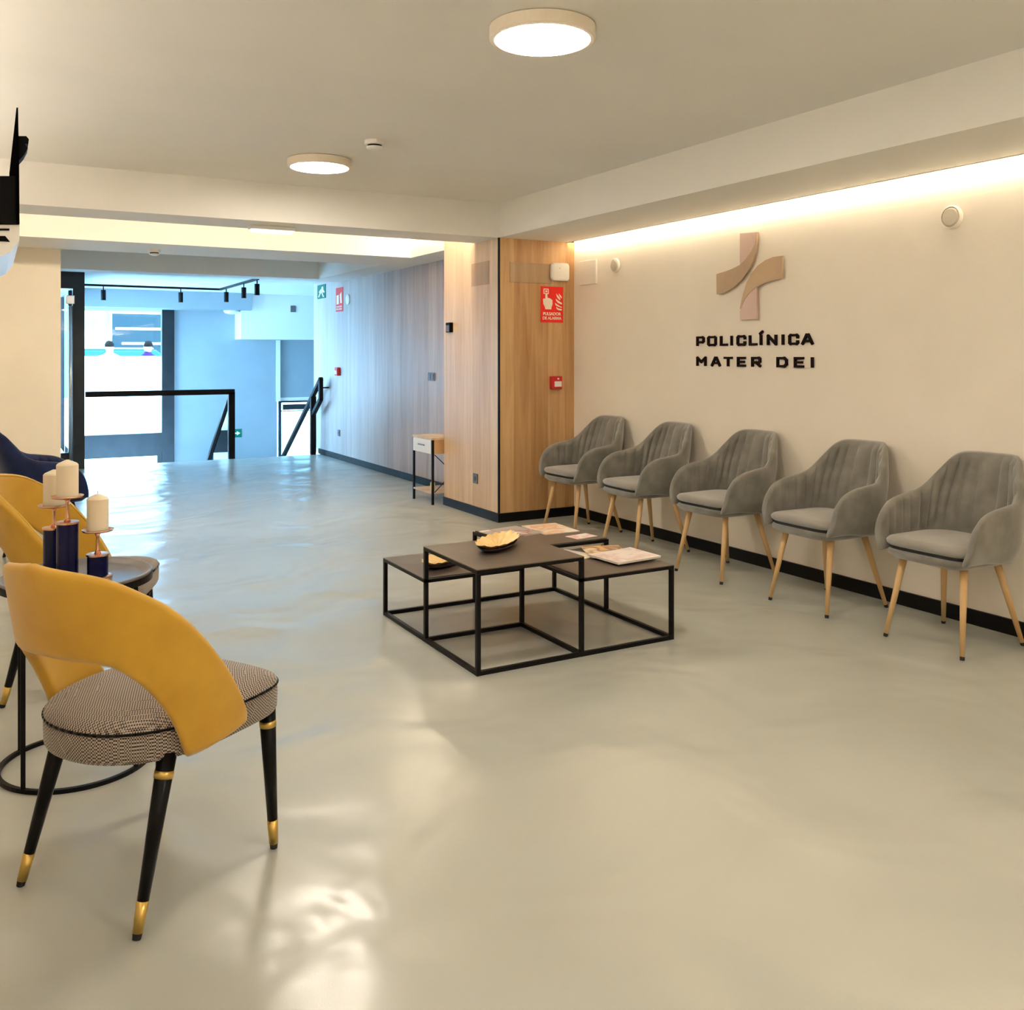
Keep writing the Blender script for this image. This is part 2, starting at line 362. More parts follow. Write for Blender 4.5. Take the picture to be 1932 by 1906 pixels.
# glass entrance door with dark jamb and long steel pull
YD = 12.62
x0, x1, x2 = atY(113, 700, YD).x, atY(137, 700, YD).x, atY(159, 700, YD).x
zh = atY(137, 545, YD).z
dr = struct('door_1', B((x1, x2, YD-.05, YD+.12, 0, 2.425), (.4, x1, YD-.05, YD+.12, zh, 2.425)), 'darkframe', 'glass entrance door with dark jamb and long steel pull', 'door')
struct('stile', B((x1-.048, x1-.005, YD, YD+.05, 0, zh-.02)), 'darkframe', parent=dr)
struct('bottom_rail', B((.5, x1-.048, YD, YD+.05, 0, .2)), 'darkframe', parent=dr)
struct('pane', B((.5, x1-.048, YD+.02, YD+.03, .2, zh-.02)), 'glass', parent=dr)
bm = bmesh.new()
px_ = atY(133, 700, YD-.08).x
tube(bm, (px_, YD-.09, .12), (px_, YD-.09, 2.0), .024)
for z in (.25, 1.05, 1.9): tube(bm, (px_, YD-.09, z), (px_, YD+.0, z), .014)
struct('pull_handle', bm, 'chrome', parent=dr, smooth=True)
struct('door_closer', B((px_-.05, px_+.05, YD-.08, YD, 2.02, 2.13)), 'chrome', parent=dr, bevel=.01)
# low street door
df = struct('door_2', B((xb+.03, 5.7, YW, YW+.06, zt-.03, zt), (xb+.03, xe, YW, YW+.06, -1.5, zt-.03), (5.62, 5.7, YW, YW+.06, -1.5, zt-.03)), 'darkframe', 'glazed street door below the blue lit wall', 'door')
zk = atY(531, 777, YW).z
struct('transom', B((xe+.03, 5.6, YW+.01, YW+.05, zk+.03, zt-.06)), 'darkframe', parent=df)
struct('transom_frame', B((xe, 5.62, YW, YW+.055, zk, zk+.02)), 'chrome', parent=df)
struct('pane', B((xe, 5.62, YW+.02, YW+.03, -1.5, zk)), 'glass', parent=df)

# ------------------------------------------------------------------ lights of the room, plus added unseen fill
def ceil_lamp(x, y, label, r=.205, z=ZC, grp=None):
    t = thing('ceiling_light', label, 'lamp', (x, y, z), 0, grp)
    bm = bmesh.new(); lathe(bm, [(r-.01, 0), (r, -.004), (r, -.048), (r-.006, -.053), (r-.02, -.053), (r-.022, -.049), (r-.022, -.02)], n=64)
    obj('rim', bm, 'lamprim', t, smooth=False)
    bm = bmesh.new(); lathe(bm, [(r-.0225, -.046), (r-.0225, -.054), (r-.04, -.056), (.02, -.057)], n=64)
    obj('diffuser', bm, 'lamp', t)
    return t
ceil_lamp(1.862, 3.08, 'large round flush ceiling light nearest the camera, top centre of the view')
ceil_lamp(1.868, 5.88, 'round flush ceiling light beside the smoke detector, before the beam')
ceil_lamp(1.86, .28, 'round flush ceiling light behind the camera')
ceil_lamp(1.86, -2.5, 'round flush ceiling light far behind the camera')
bm = B((4.400, 4.408, -3.98, YC-.015, 2.388, 2.402))
o = obj('led_strip', bm, 'strip'); tag(o, 'warm LED strip in the slot above the cream wall with the armchairs', 'light strip')
o = obj('trim_3', B((4.396, 4.4, -4, YC-.002, ZS-.004, ZS+.02)), 'alu'); o['kind'] = 'structure'; tag(o, 'thin metal edge of the light slot', 'trim')
o = obj('led_strip', B((-.7, XC-.05, 7.302, 7.316, 2.60, 2.625)), 'cove'); tag(o, 'warm LED strip hidden in the ceiling tray behind the beam', 'light strip')
o = obj('led_strip', B((XC-.016, XC-.002, 7.32, 8.68, 2.60, 2.625)), 'cove'); tag(o, 'warm LED strip at the short right end of the ceiling tray', 'light strip')
for nm, bx, bs in (('fill_uplight', (-.75, -.66, -3.9, 6.7, 2.10, 2.13), (-.745, -.67, -3.88, 6.68, 2.131, 2.136)), ('fill_uplight', (-.6, 4.3, -4, -3.91, 2.10, 2.13), (-.58, 4.28, -3.99, -3.92, 2.131, 2.136))):  # unseen ledges added as fill to lift the dark ceiling
    t = thing(nm, 'unseen light ledge added on the left wall to brighten the ceiling' if bx[0] < -.7 else 'unseen light ledge added behind the camera to brighten the ceiling', 'lamp', ((bx[0]+bx[1])/2, (bx[2]+bx[3])/2, 2.1))
    l_ = t.location
    for n_, b_, m_ in (('ledge', bx, 'white'), ('led_strip', bs, 'up')):
        obj(n_, B((b_[0]-l_.x, b_[1]-l_.x, b_[2]-l_.y, b_[3]-l_.y, b_[4]-l_.z, b_[5]-l_.z)), m_, t)
# emergency light on the beam
em = thing('emergency_light', 'white rectangular emergency light under the ceiling beam', 'lamp', (1.887, 7.12, ZS), 0)
obj('housing', B((-.17, .17, -.05, .05, -.028, 0)), 'plastic', em, bevel=.004)
bm = bmesh.new(); loops(bm, [[(-.165, -.045, -.028), (.165, -.045, -.028), (.165, .045, -.028), (-.165, .045, -.028)], [(-.15, -.03, -.05), (.15, -.03, -.05), (.15, .03, -.05), (-.15, .03, -.05)]])
obj('lens', bm, 'emlens', em)
def detector(loc, label, r=.05):
    t = thing('smoke_detector', label, 'smoke detector', loc)
    bm = bmesh.new(); lathe(bm, [(r, 0), (r, -.022), (r*.86, -.026)], n=32); obj('base', bm, 'plastic', t)
    bm = bmesh.new(); lathe(bm, [(r*.72, -.026), (r*.72, -.036)], n=32); obj('sensor_gap', bm, 'blkplastic', t)
    bm = bmesh.new(); lathe(bm, [(r*.84, -.036), (r*.8, -.046), (r*.5, -.052)], n=32); obj('cap', bm, 'plastic', t)
detector((1.985, 5.20, ZC), 'white smoke detector on the ceiling beside the second round light', .058)
detector((1.342, 9.22, ZS), 'white smoke detector under the far beam near the stairs', .055)
# dome light under the lobby beam
p = atY(437, 583, 15.85)
bm = bmesh.new(); lathe(bm, [(.13, 0), (.13, -.02), (.10, -.05), (.04, -.065)], (0, 0, 0), 32)
o = obj('dome_light', bm, 'plastic', smooth=True); o.location = (p.x, 15.85, zb0); tag(o, 'small white dome light under the lobby beam', 'lamp')
# track lights
tr = thing('track_rail', 'black L-shaped lighting track on the lobby ceiling', 'track', (3.1, 14.7, 2.425))
obj('rail', B((-2.0, .018, -.018, .018, -.03, 0)), 'blkmetal', tr)
obj('rail', B((-.018, .018, -2.3, -.018, -.03, 0)), 'blkmetal', tr)
spots = [('leftmost black track spotlight, by the dark door frame', 195, 0), ('second black track spotlight from the left, above the window frame', 341, 0),
         ('black track spotlight just past the bend of the track', 427, 1), ('middle black spotlight on the short arm of the track', 460, 1), ('rightmost black track spotlight, nearest to the panelled wall', 485, 1)]
sp0 = None
for lab, px, k in spots:
    q = atY(px, 545, 14.7) if k == 0 else atX(px, 545, 3.1)
    if sp0 is None:
        sp0 = thing('track_spotlight', lab, 'spotlight', (0, 0, 0), 0, 'spotlights on the lobby track')
        bm = bmesh.new(); tube(bm, (0, 0, 0), (0, 0, -.05), .008); obj('stem', bm, 'blkmetal', sp0)
        bm = bmesh.new(); tube(bm, (0, 0, -.05), (0, 0, -.2), .034); obj('housing', bm, 'blkmetal', sp0)
        t_ = sp0
    else:
        t_ = copy_tree(sp0); t_['label'] = lab
    t_.location = (q.x, q.y, 2.395)

# ================================================================== WALL DETAILS
# logo of two twisted ribbons + lettering
XL = XR
def lp(zx, zy, X=XL): return atX(1280+zx/5.956, 400+zy/5.956, X)
lg = thing('wall_logo', 'cross shaped logo of two bronze and rose metal ribbons on the cream wall', 'logo', (XL, 4.66, 1.94))
def ribbon(pts, m, x, th, nm='ribbon'):
    bm = bmesh.new(); P = [lp(*p)-Vector((XL, 4.66, 1.94))+Vector((-x-th, 0, 0)) for p in pts]
    prism(bm, P, (th, 0, 0)); obj(nm, bm, m, lg)
up = [(722, 245), (912, 228), (911, 300), (890, 370), (850, 450), (790, 530), (725, 600), (722, 575)]
cr = [(912, 230), (911, 340), (900, 450), (870, 560), (820, 660), (750, 760), (660, 845), (560, 905), (485, 930), (462, 928), (460, 700), (560, 670), (640, 640), (722, 600), (790, 530), (850, 450), (890, 370), (908, 300)]
rt = [(725, 1090), (740, 1010), (760, 920), (800, 800), (850, 700), (920, 610), (1010, 545), (1100, 508), (1200, 495), (1200, 748), (1080, 775), (1000, 800), (900, 850), (830, 915), (775, 990), (735, 1080)]
lo = [(725, 1215), (912, 1205), (912, 845), (900, 852), (840, 905), (780, 980), (738, 1075), (722, 1120)]
ribbon(cr, 'bronze', .012, .016, 'bronze_ribbon'); ribbon(up, 'rose', .008, .018, 'rose_ribbon')
ribbon(rt, 'bronze', .012, .016, 'bronze_ribbon'); ribbon(lo, 'rose', .008, .018, 'rose_ribbon')
for o in lg.children:
    o['label'] = 'bronze ribbon curving sideways' if 'bronze' in o.name else 'rose coloured vertical ribbon end'
wl = thing('wall_lettering', 'dark raised letters POLICLÍNICA MATER DEI under the logo on the cream wall', 'lettering', (XL, 4.66, 1.4))
STROKES = {'P': [[(0, 0), (0, 1), (.85, 1), (1, .88), (1, .5), (.85, .38), (0, .38)]], 'O': [[(.12, 0), (.88, 0), (1, .12), (1, .88), (.88, 1), (.12, 1), (0, .88), (0, .12), (.12, 0)]],
           'L': [[(0, 1), (0, 0), (1, 0)]], 'I': [[(.5, 0), (.5, 1)]], 'C': [[(1, .72), (1, .88), (.88, 1), (.12, 1), (0, .88), (0, .12), (.12, 0), (.88, 0), (1, .12), (1, .28)]],
           'Í': [[(.5, 0), (.5, 1)], [(.35, 1.28), (.75, 1.5)]], 'N': [[(0, 0), (0, 1)], [(0, 1), (1, 0)], [(1, 0), (1, 1)]],
           'A': [[(0, 0), (.42, 1), (.58, 1), (1, 0)], [(.2, .3), (.8, .3)]], 'M': [[(0, 0), (0, 1), (.5, .42), (1, 1), (1, 0)]], 'T': [[(0, 1), (1, 1)], [(.5, 1), (.5, 0)]],
           'E': [[(1, 1), (0, 1), (0, 0), (1, 0)], [(0, .5), (.85, .5)]], 'R': [[(0, 0), (0, 1), (.85, 1), (1, .88), (1, .55), (.85, .43), (0, .43)], [(.5, .43), (1, 0)]],
           'D': [[(0, 0), (0, 1), (.75, 1), (1, .75), (1, .25), (.75, 0), (0, 0)]]}
def letter(ch, pxa, pxb, zb_, zt_):
    ya, yb_ = atX(pxa, 660, XL).y, atX(pxb, 660, XL).y; sw = .0155
    bm = bmesh.new(); k = 0
    w_ = max((ya-yb_)-sw, 0); h_ = zt_-zb_-sw
    for st_ in STROKES[ch]:
        for (u0, v0), (u1, v1) in zip(st_, st_[1:]):
            p0 = Vector((0, ya-sw/2-u0*w_-4.66, zb_+sw/2+v0*h_-1.4)); p1 = Vector((0, ya-sw/2-u1*w_-4.66, zb_+sw/2+v1*h_-1.4))
            if ch in 'IÍ': p0.y = p1.y = (ya+yb_)/2-4.66
            if ch == 'Í' and v0 > 1: p0.y += .006; p1.y -= .012
            d = (p1-p0).normalized(); e = d*sw*.42; dd = .0145+k*.0002; k += 1
            n = Vector((0, -d.z, d.y))*sw/2
            q = [p0-e-n, p1+e-n, p1+e+n, p0-e+n]
            prism(bm, [v+Vector((-dd, 0, 0)) for v in q], (dd, 0, 0))
    obj('letter', bm, 'letter', wl)
L1 = [('P', 215, 300), ('O', 338, 435), ('L', 480, 560), ('I', 595, 619), ('C', 668, 765), ('L', 805, 893), ('Í', 925, 950), ('N', 1008, 1115), ('I', 1172, 1197), ('C', 1250, 1360), ('A', 1395, 1525)]
L2 = [('M', 215, 320), ('A', 378, 482), ('T', 522, 615), ('E', 672, 764), ('R', 832, 935), ('D', 1116, 1234), ('E', 1312, 1418), ('I', 1498, 1530)]
for ch, a, b in L1: letter(ch, 1280+a/5.956, 1280+b/5.956, 1.464, 1.534)
for ch, a, b in L2: letter(ch, 1280+a/5.956, 1280+b/5.956, 1.320, 1.388)
# round grilles and access plate on the cream wall
def grille(px, py, r, label):
    p = atX(px, py, XR)
    t = thing('wall_grille', label, 'air vent', (XR, p.y, p.z), 0, 'round vents in the cream wall')
    bm = bmesh.new(); lathe(bm, [(r, 0), (r, -.012), (r*.9, -.02), (r*.86, -.02), (r*.86, -.006)], ax='x', n=40); obj('ring', bm, 'grille_hi', t)
    bm = bmesh.new(); lathe(bm, [(r*.84, 0), (r*.84, -.014), (r*.7, -.024), (.01, -.026)], ax='x', n=40); obj('disc', bm, 'offwhite', t)
grille(1797, 410, .062, 'round white wall vent at the upper right, above the fourth armchair')
grille(1162, 501, .058, 'round white wall vent between the square plate and the logo')
a, b = atX(1096, 494, XR), atX(1127, 535, XR)
o = obj('access_plate', B((XR-.016, XR, b.y, a.y, b.z, a.z)), 'plaster', bevel=.003); tag(o, 'square wall coloured access plate near the oak pillar', 'plate')
# router box on the pillar
a, b = atY(1040, 495, YC-.03), atY(1074, 531, YC-.03)
cx_, cz_ = (a.x+b.x)/2, (a.z+b.z)/2; hw = (b.x-a.x)/2; hh = (a.z-b.z)/2
rt_ = thing('router_box', 'white rounded wireless box on the oak pillar above the red sign', 'device', (cx_, YC, cz_))
bm = bmesh.new()
def rrect(hx, hz, r, y, n=6):
    P = []
    for cx2, cz2, a0 in ((hx-r, hz-r, 0), (-hx+r, hz-r, 90), (-hx+r, -hz+r, 180), (hx-r, -hz+r, 270)):
        for k in range(n+1):
            t = math.radians(a0+90*k/n); P.append((cx2+r*math.cos(t), y, cz2+r*math.sin(t)))
    return P
loops(bm, [rrect(hw*.9, hh*.9, .02, 0), rrect(hw*.98, hh*.98, .03, -.012), rrect(hw, hh, .032, -.03), rrect(hw*.95, hh*.95, .03, -.038), rrect(hw*.8, hh*.8, .02, -.041)])
obj('shell', bm, 'plastic', rt_, smooth=False)
bm = bmesh.new(); lathe(bm, [(.006, -.0415), (.006, -.0425)], (-.012, 0, .03), ax='y', n=12); obj('status_light', bm, 'offwhite', rt_)
# red alarm sign PULSADOR DE ALARMA
a, b = atY(1020, 540, YC), atY(1062, 609, YC)
W_, H_ = b.x-a.x, a.z-b.z
sg = thing('alarm_sign', 'red fire sign PULSADOR DE ALARMA with pressing hand and flames on the oak pillar', 'sign', ((a.x+b.x)/2, YC, (a.z+b.z)/2))
obj('panel', B((-W_/2, W_/2, -.004, 0, -H_/2, H_/2)), 'redsign', sg)
def sgn_poly(pts, nm, m='signwhite', y=-.005):     # pts in 0..1 of the panel (x right, y down)
    bm = bmesh.new(); prism(bm, [(-W_/2+u*W_, y-.0008, H_/2-v*H_) for u, v in pts], (0, .0018, 0)); return obj(nm, bm, m, sg)
def zz(pts): return [((x-168)/347, (y-150)/590) for x, y in pts]     # crop pixels -> panel
sgn_poly(zz([(208, 188), (288, 188), (288, 275), (208, 275)]), 'button_symbol')
sgn_poly(zz([(222, 203), (274, 203), (274, 260), (222, 260)]), 'button_ring', 'redsign', -.0062)
sgn_poly(zz([(234, 215), (262, 215), (262, 248), (234, 248)]), 'button_dot', 'signwhite', -.0075)
sgn_poly(zz([(236, 275), (266, 275), (270, 335), (310, 345), (345, 372), (347, 440), (330, 495), (328, 525), (235, 525), (228, 490), (205, 440), (200, 360), (215, 348), (236, 352)]), 'hand_symbol')
for F in ([(405, 262), (430, 290), (455, 320), (470, 350), (462, 372), (435, 345), (415, 315)], [(445, 258), (470, 285), (494, 315), (490, 340), (465, 315), (450, 285)],
          [(400, 345), (430, 375), (470, 400), (495, 415), (493, 440), (440, 420), (405, 385)], [(386, 415), (420, 440), (460, 465), (494, 480), (490, 495), (440, 478), (395, 455)],
          [(405, 480), (440, 505), (494, 518), (490, 540), (450, 538), (415, 520)]):
    sgn_poly(zz(F), 'flame_symbol')
for txt, v, s in (('PULSADOR', .765, .80), ('DE ALARMA', .885, .84)):
    me = font_mesh(txt, .034, .0006); me.materials.append(M['signwhite'])
    xs = [q.co.x for q in me.vertices]; k = s*W_/(max(xs)-min(xs))
    o = bpy.data.objects.new('lettering', me); C.objects.link(o); o.parent = sg; o.rotation_euler = (PI/2, 0, 0)
    o.location = (-.002, -.0055, H_/2-v*H_); o.scale = (k, 1.05, 1)
# red call point
p = atY(1046, 722, YC)
cp = thing('alarm_call_point', 'red fire alarm push box with white front on the oak pillar', 'alarm', (p.x, YC, p.z))
bm = bmesh.new(); box(bm, -.052, .052, -.05, 0, -.056, .056); obj('housing', bm, 'red', cp, bevel=.008)
obj('push_plate', B((-.03, .042, -.053, -.049, -.034, .012)), 'plastic', cp, bevel=.002)
obj('lamp', B((0, .016, -.053, -.049, .028, .04)), 'plastic', cp)
# pillar left side: thermostat & socket
p = atX(851, 618, XC)
th = thing('thermostat', 'small black thermostat box on the left face of the pillar', 'thermostat', (XC, p.y, p.z))
obj('housing', B((-.035, 0, -.045, .045, -.045, .045)), 'blkplastic', th, bevel=.004)
obj('display', B((-.0375, -.035, -.034, .034, -.038, .02)), 'greyplate', th)
def socket(o, label, double=False, cat='socket', name='wall_socket', m2='darkplate'):
    t = thing(name, label, cat, o)
    w_ = .085 if double else .042
    obj('plate', B((-.010, 0, -w_, w_, -.043, .043)), 'greyplate', t, bevel=.003)
    if double:
        for s in (-1, 1): obj('rocker', B((-.015, -.009, s*.033-.026, s*.033+.026, -.028, .028)), 'plastic' if m2 == 'plastic' else m2, t, bevel=.002)
    else:
        bm = bmesh.new(); lathe(bm, [(.020, -.0095), (.020, -.012), (.014, -.0125)], ax='x', n=20); obj('insert', bm, m2, t)
p = atX(898, 903, XC); socket((XC, p.y, p.z), 'grey power socket low on the left face of the pillar')
p = atX(815, 711, XP); socket((XP, p.y, p.z), 'grey double light switch on the pale panelled wall', True, 'switch', 'light_switch', 'greyplate')
p = atX(640, 817, XP); socket((XP, p.y, p.z), 'grey power socket low on the far end of the panelled wall')
# far signs
p, q = atX(599.5, 539, XP), atX(615, 562, XP)
gs = thing('exit_sign', 'square green exit sign high at the far end of the panelled wall', 'sign', (XP, (p.y+q.y)/2, (p.z+q.z)/2))
hy, hz_ = (p.y-q.y)/2, (p.z-q.z)/2
obj('panel', B((-.006, 0, -hy, hy, -hz_, hz_)), 'green', gs)
def ypoly(par, pts, hy, hz_, m, nm, x=-.0065):
    bm = bmesh.new(); prism(bm, [(x-.001, hy-2*hy*u, hz_-2*hz_*v) for u, v in pts], (.002, 0, 0)); obj(nm, bm, m, par)
ypoly(gs, [(.55, .15), (.72, .15), (.74, .4), (.9, .55), (.8, .62), (.62, .5), (.7, .75), (.85, .9), (.7, .92), (.55, .68), (.5, .4)], hy, hz_, 'signwhite', 'running_figure')
ypoly(gs, [(.12, .85), (.3, .6), (.2, .5), (.45, .3), (.48, .6), (.38, .65), (.22, .9)], hy, hz_, 'signwhite', 'arrow_symbol')
p, q = atX(634.5, 544, XP), atX(647.5, 587, XP)
rs = thing('fire_sign', 'narrow red fire sign on the far end of the panelled wall', 'sign', (XP, (p.y+q.y)/2, (p.z+q.z)/2))
hy, hz_ = (p.y-q.y)/2, (p.z-q.z)/2
obj('panel', B((-.006, 0, -hy, hy, -hz_, hz_)), 'redsign', rs)
ypoly(rs, [(.12, .32), (.42, .3), (.45, .68), (.12, .7)], hy, hz_, 'signwhite', 'hand_symbol')
ypoly(rs, [(.6, .3), (.8, .2), (.88, .66), (.65, .66)], hy, hz_, 'signwhite', 'flame_symbol')
for v, txt in ((.80, 'PULSADOR'), (.90, 'DE ALARMA')):
    me = font_mesh(txt, .03, .0006); me.materials.append(M['signwhite'])
    xs = [c_.co.x for c_ in me.vertices]; k = .8*2*hy/(max(xs)-min(xs))
    o = bpy.data.objects.new('lettering', me); C.objects.link(o); o.parent = rs; o.rotation_euler = (PI/2, 0, -PI/2); o.location = (-.0075, 0, hz_-2*hz_*v); o.scale = (k, .9, 1)
p = atX(657, 565, XP); bm = bmesh.new(); lathe(bm, [(.07, 0), (.07, -.012), (.05, -.02)], ax='x', n=32)
o = obj('wall_grille', bm, 'plastic'); o.location = (XP, p.y, p.z); tag(o, 'white disc vent beside the far red sign', 'air vent')
p = atX(640, 701, XP)
cp2 = thing('alarm_call_point', 'red fire alarm box far down the panelled wall above the handrail', 'alarm', (XP, p.y, p.z))
obj('housing', B((-.05, 0, -.052, .052, -.056, .056)), 'red', cp2, bevel=.008); obj('push_plate', B((-.053, -.049, -.03, .04, -.034, .01)), 'plastic', cp2)
# green exit arrow sign on lobby wall, reads SALIDA
p, q = atY(409, 811, YW), atY(456, 825, YW)
es = thing('exit_sign', 'wide green SALIDA sign with white arrow low on the lobby wall behind the railing', 'sign', ((p.x+q.x)/2, YW, (p.z+q.z)/2))
hx, hz_ = (q.x-p.x)/2, (p.z-q.z)/2
obj('panel', B((-hx, hx, -.006, 0, -hz_, hz_)), 'green', es)
me = font_mesh('SALIDA', .10, .0006); me.materials.append(M['signwhite'])
xs = [c_.co.x for c_ in me.vertices]; k = hx*.95/(max(xs)-min(xs))
o = bpy.data.objects.new('lettering', me); C.objects.link(o); o.parent = es; o.rotation_euler = (PI/2, 0, 0); o.location = (-hx*.42, -.0075, 0); o.scale = (k, .8, 1)
bm = bmesh.new(); prism(bm, [(hx*a_, -.008, hz_*b_) for a_, b_ in ((.25, .15), (.6, .15), (.6, .5), (.88, 0), (.6, -.5), (.6, -.15), (.25, -.15))], (0, .002, 0)); obj('arrow_symbol', bm, 'signwhite', es)
# small dark plate on bulkhead
p = atY(553, 583, 15.75); o = obj('wall_sensor', B((p.x-.045, p.x+.045, 15.73, 15.75, p.z-.055, p.z+.055)), 'greyplate', bevel=.004); tag(o, 'small grey sensor on the white lobby bulkhead', 'sensor')

# ================================================================== RAILINGS
rl = thing('stair_railing', 'black steel railing along the floor edge, turning down the stairs', 'railing', (2.85, YE, 0))
bw = .055
def rbar(nm, p0, p1, par, w_=bw, h_=bw, m='blkmetal', off=(2.85, YE, 0)):
    bm = bmesh.new(); bar(bm, Vector(p0)-Vector(off), Vector(p1)-Vector(off), w_, h_); return obj(nm, bm, m, par, bevel=.003)
rbar('post', (2.85, YE+.03, 0), (2.85, YE+.03, .90), rl, .085, .07)
rbar('top_rail', (1.05, YE+.03, .905), (2.89, YE+.03, .905), rl, .07, .07)
rbar('handrail', (2.85, YE+.06, .89), (2.85, 14.9, -.58), rl)
rbar('post', (2.85, 14.9, -1.5), (2.85, 14.9, -.56), rl)
bm = bmesh.new(); prism(bm, [(0, .09, .80), (0, .09, .0), (0, 2.05, -1.3), (0, 2.05, -.64)], (.01, 0, 0)); obj('glass_infill', bm, 'glass', rl)
rl2 = thing('stair_railing', 'black steel handrail frame with post beside the panelled wall', 'railing', (3.97, YE, 0))
O2 = (3.97, YE, 0)
rbar('post', (3.97, YE+.0, 0), (3.97, YE+.0, .82), rl2, .075, .06, off=O2)
rbar('top_rail', (3.97, 12.43, 1.075), (3.97, 14.6, -.36), rl2, off=O2)
rbar('end_bar', (3.97, 12.45, 1.085), (3.97, 12.45, .79), rl2, off=O2)
rbar('lower_rail', (3.97, 12.44, .80), (3.97, 12.82, .55), rl2, off=O2)
rbar('post', (3.97, 14.58, -1.5), (3.97, 14.58, -.36), rl2, off=O2)
bm = bmesh.new(); tube(bm, (0, -.33, .95), (XP-3.97, -.33, .95), .01); obj('wall_bracket', bm, 'blkmetal', rl2)

# ================================================================== ARMCHAIRS
def interp(tab, x):
    if x <= tab[0][0]: return tab[0][1]
    for i in range(len(tab)-1):
        (x0, y0), (x1, y1) = tab[i], tab[i+1]
        if x <= x1:
            m0 = (tab[i+1][1]-tab[i-1][1])/(tab[i+1][0]-tab[i-1][0]) if i > 0 else (y1-y0)/(x1-x0)
            m1 = (tab[i+2][1]-tab[i][1])/(tab[i+2][0]-tab[i][0]) if i < len(tab)-2 else (y1-y0)/(x1-x0)
            h = x1-x0; t = (x-x0)/h
            return (2*t**3-3*t*t+1)*y0+(t**3-2*t*t+t)*h*m0+(-2*t**3+3*t*t)*y1+(t**3-t*t)*h*m1
    return tab[-1][1]
def sm(x): x = max(0, min(1, x)); return x*x*(3-2*x)
def shell(plan, zb, zt_, th, n, m, pleat=None, name='shell'):
    """closed padded band. plan(t, z) -> (x, y); t in 0..1 along the band"""
    bm = bmesh.new(); cols = []
    for i in range(n+1):
        t = i/n; te = (1-abs(2*t-1)**60)**.5
        a, b = zb(t), zt_(t); col = []
        for side in (1, -1):
            ks = range(m+1) if side == 1 else range(m, -1, -1)
            for k in ks:
                v = (1-math.cos(PI*k/m))/2*.5+.5*(k/m); z = a+(b-a)*v
                x, y = plan(t, z); e = 1e-3
                x1, y1 = plan(min(1, t+e), z); x0, y0 = plan(max(0, t-e), z)
                dx, dy = x1-x0, y1-y0; L = math.hypot(dx, dy) or 1
                nx, ny = dy/L, -dx/L
                te2 = (max(0, 1-abs(2*v-1)**10))**.5
                o_ = th/2*te*te2*side
                if side == 1 and pleat: o_ += pleat(t, v)*te*te2
                col.append((x+nx*o_, y+ny*o_, z))
        cols.append([bm.verts.new(p) for p in col])
    K = len(cols[0])
    for A, B_ in zip(cols, cols[1:]):
        for k in range(K): bm.faces.new((A[k], A[(k+1) % K], B_[(k+1) % K], B_[k]))
    bm.faces.new(cols[0]); bm.faces.new(cols[-1][::-1])
    bmesh.ops.remove_doubles(bm, verts=bm.verts[:], dist=.0004)
    return bm
def supern(phi, a, b, p):
    s, c = math.sin(phi), math.cos(phi)
    return a*math.copysign(abs(s)**p, s), -b*math.copysign(abs(c)**p, c)
def arm_plan(t, z):
    zz_ = (z-.40)/.12; sh = .86+.14*sm(zz_)
    lean = .105*max(0, z-.52)/.38
    s = abs(2*t-1); sg = 1 if t < .5 else -1
    if s > .55:
        u = (s-.55)/.45; x = .268; y = -.03+u*.275; lf = 0
        x -= .012*u
    else:
        phi = s/.55*PI/2; x, y = supern(phi, .268, .20, .72); y -= .03; lf = math.cos(phi)**.6 if phi < PI/2-.001 else 0
    nar = 1-.16*sm((z-.66)/.25)
    return sg*x*sh*nar, (y if y > 0 else y*sh)-lean*lf
AT = [(0, .905), (.12, .905), (.22, .898), (.30, .868), (.37, .81), (.44, .745), (.52, .705), (.62, .692), (.74, .68), (.84, .655), (.91, .615), (.96, .56), (1, .455)]
def arm_zt(t): return interp(AT, abs(2*t-1))
def arm_zb(t): s = abs(2*t-1); return .405+.025*sm((s-.3)/.5)
def arm_pleat(t, v):
    s = abs(2*t-1)
    amp = .017*(1-sm((s-.50)/.30)*.75)*sm((v-.22)/.2)*(1-sm((v-.90)/.06))
    return amp*abs(math.cos(t*PI*22))**.6
def dloop(hx, yf, yb_, z, n=44, p=.55, pf=.35):
    P = []
    for i in range(n):
        a = 2*PI*i/n; s, c = math.sin(a), math.cos(a)
        pp = pf if c > 0 else p
        P.append((hx*math.copysign(abs(s)**pp, s), (yf if c > 0 else yb_)*math.copysign(abs(c)**pp, c), z))
    return P
